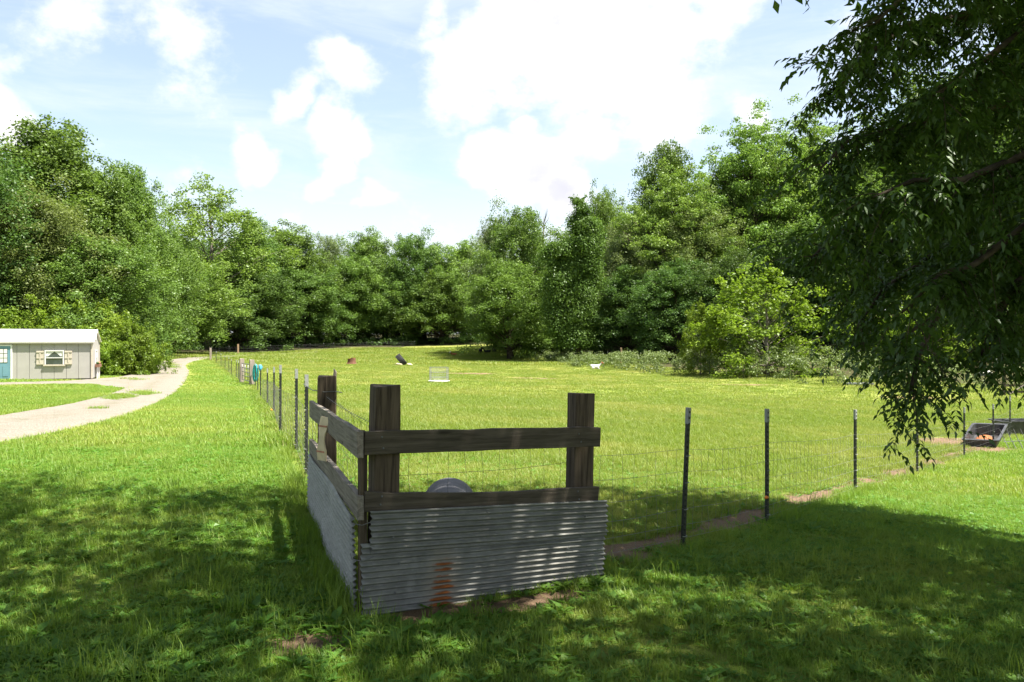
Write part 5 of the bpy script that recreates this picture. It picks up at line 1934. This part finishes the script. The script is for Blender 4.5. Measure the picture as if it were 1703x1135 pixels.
# longer grass at the foot of the sheets and posts
dl, _ = seg_side(x, y, [Vector((-.9, 5.2)), Vector((-2.05, 8.5)), Vector((-4.3, 15.4))])
dr, sr_ = seg_side(x, y, FENCE_R)
lx_side = x < np.interp(y, [5.1, 8.4, 15.4], [-.94, -2.05, -4.33])
long_ = (((dl < .22) & lx_side) | ((dr < .22) & (sr_ < .02) & (rng.random(len(x)) < .5 + .5 * np.sin(x * 6) * np.sin(y * 4.1 + x)))) & (rng.random(len(x)) < .8)
ix = np.where(long_ & (rng.random(len(x)) < .55), 5, ix)
sc_l = np.where(long_, sc_l * rng.uniform(.75, 1.15, len(x)), sc_l)
# keep the blades out of the sheet metal
tf = seg_side(x, y, [Vector((CA.x, CA.y)), Vector((CB.x, CB.y))])[0]
k = (tf > .05) & (dl > .04)
inf = side_right(x, y)
ix = np.where(inf & (ix < 3), ix + 6, ix)
ix = np.where(inf & (ix >= 3) & (ix < 6) & (rng.random(len(x)) < .5), 7, ix)
near += [blade_mesh('tuft_g', 18, .06, .025, .075, .0044, M['bl_field'], 31), blade_mesh('tuft_h', 15, .055, .02, .065, .005, M['bl_field'], 32, .8), blade_mesh('tuft_i', 20, .06, .02, .07, .0042, M['bl_field'], 33, .9)]
scatter_object('lawn_grass', 'short lawn grass and weeds around the fence corner', (x[k], y[k], sc_l[k], ix[k]), near)
# middle distance
mid = [blade_mesh('patch_a', 34, .20, .03, .085, .008, M['bl_field'], 11, .7), blade_mesh('patch_b', 34, .20, .03, .07, .009, M['bl_field'], 12, .9), blade_mesh('patch_c', 26, .20, .04, .12, .007, M['bl_field'], 13, .6), blade_mesh('patch_d', 30, .2, .03, .08, .009, M['bl_lawn'], 14, .8)]
x, y = sample_zone(13.0, 46, 62, 3)
k = filt(x, y) & (rng.random(len(x)) < np.clip((46 - y) / 16, 0, 1)) & (rng.random(len(x)) < np.clip((y - 11.5) / 2.5, 0, 1))
x, y = x[k], y[k]
fld = side_right(x, y)
ix = np.where(fld, rng.integers(0, 3, len(x)), 3)
s_ = rng.uniform(.7, 1.25, len(x))
dl, _ = seg_side(x, y, [Vector((float(on_left(q)), q)) for q in (13, 22, 33, 46)])
s_ = np.where(dl < .3, s_ * 1.6, s_)
scatter_object('meadow_grass', 'sunlit cropped grass of lawn and pasture in the middle distance', (x, y, s_, ix), mid)
far = [blade_mesh('far_a', 40, .55, .03, .09, .022, M['bl_field'], 21, .8), blade_mesh('far_b', 40, .55, .03, .11, .02, M['bl_field'], 22, .7), blade_mesh('far_c', 36, .5, .03, .08, .022, M['bl_lawn'], 23, .8)]
x, y = sample_zone(26, 152, 5.2, 4)
k = filt(x, y) & (rng.random(len(x)) < np.clip((y - 26) / 18, .0, 1))
x, y = x[k], y[k]
fld = side_right(x, y) | (y > 96)
ix = np.where(fld, rng.integers(0, 2, len(x)), 2)
s_ = rng.uniform(.7, 1.3, len(x)) * np.where((y > 96) & (rng.random(len(x)) < .4), 2.6, 1)
scatter_object('pasture_grass', 'distant pasture grass with taller weeds toward the woods', (x, y, s_, ix), far)
bpy.context.view_layer.update()
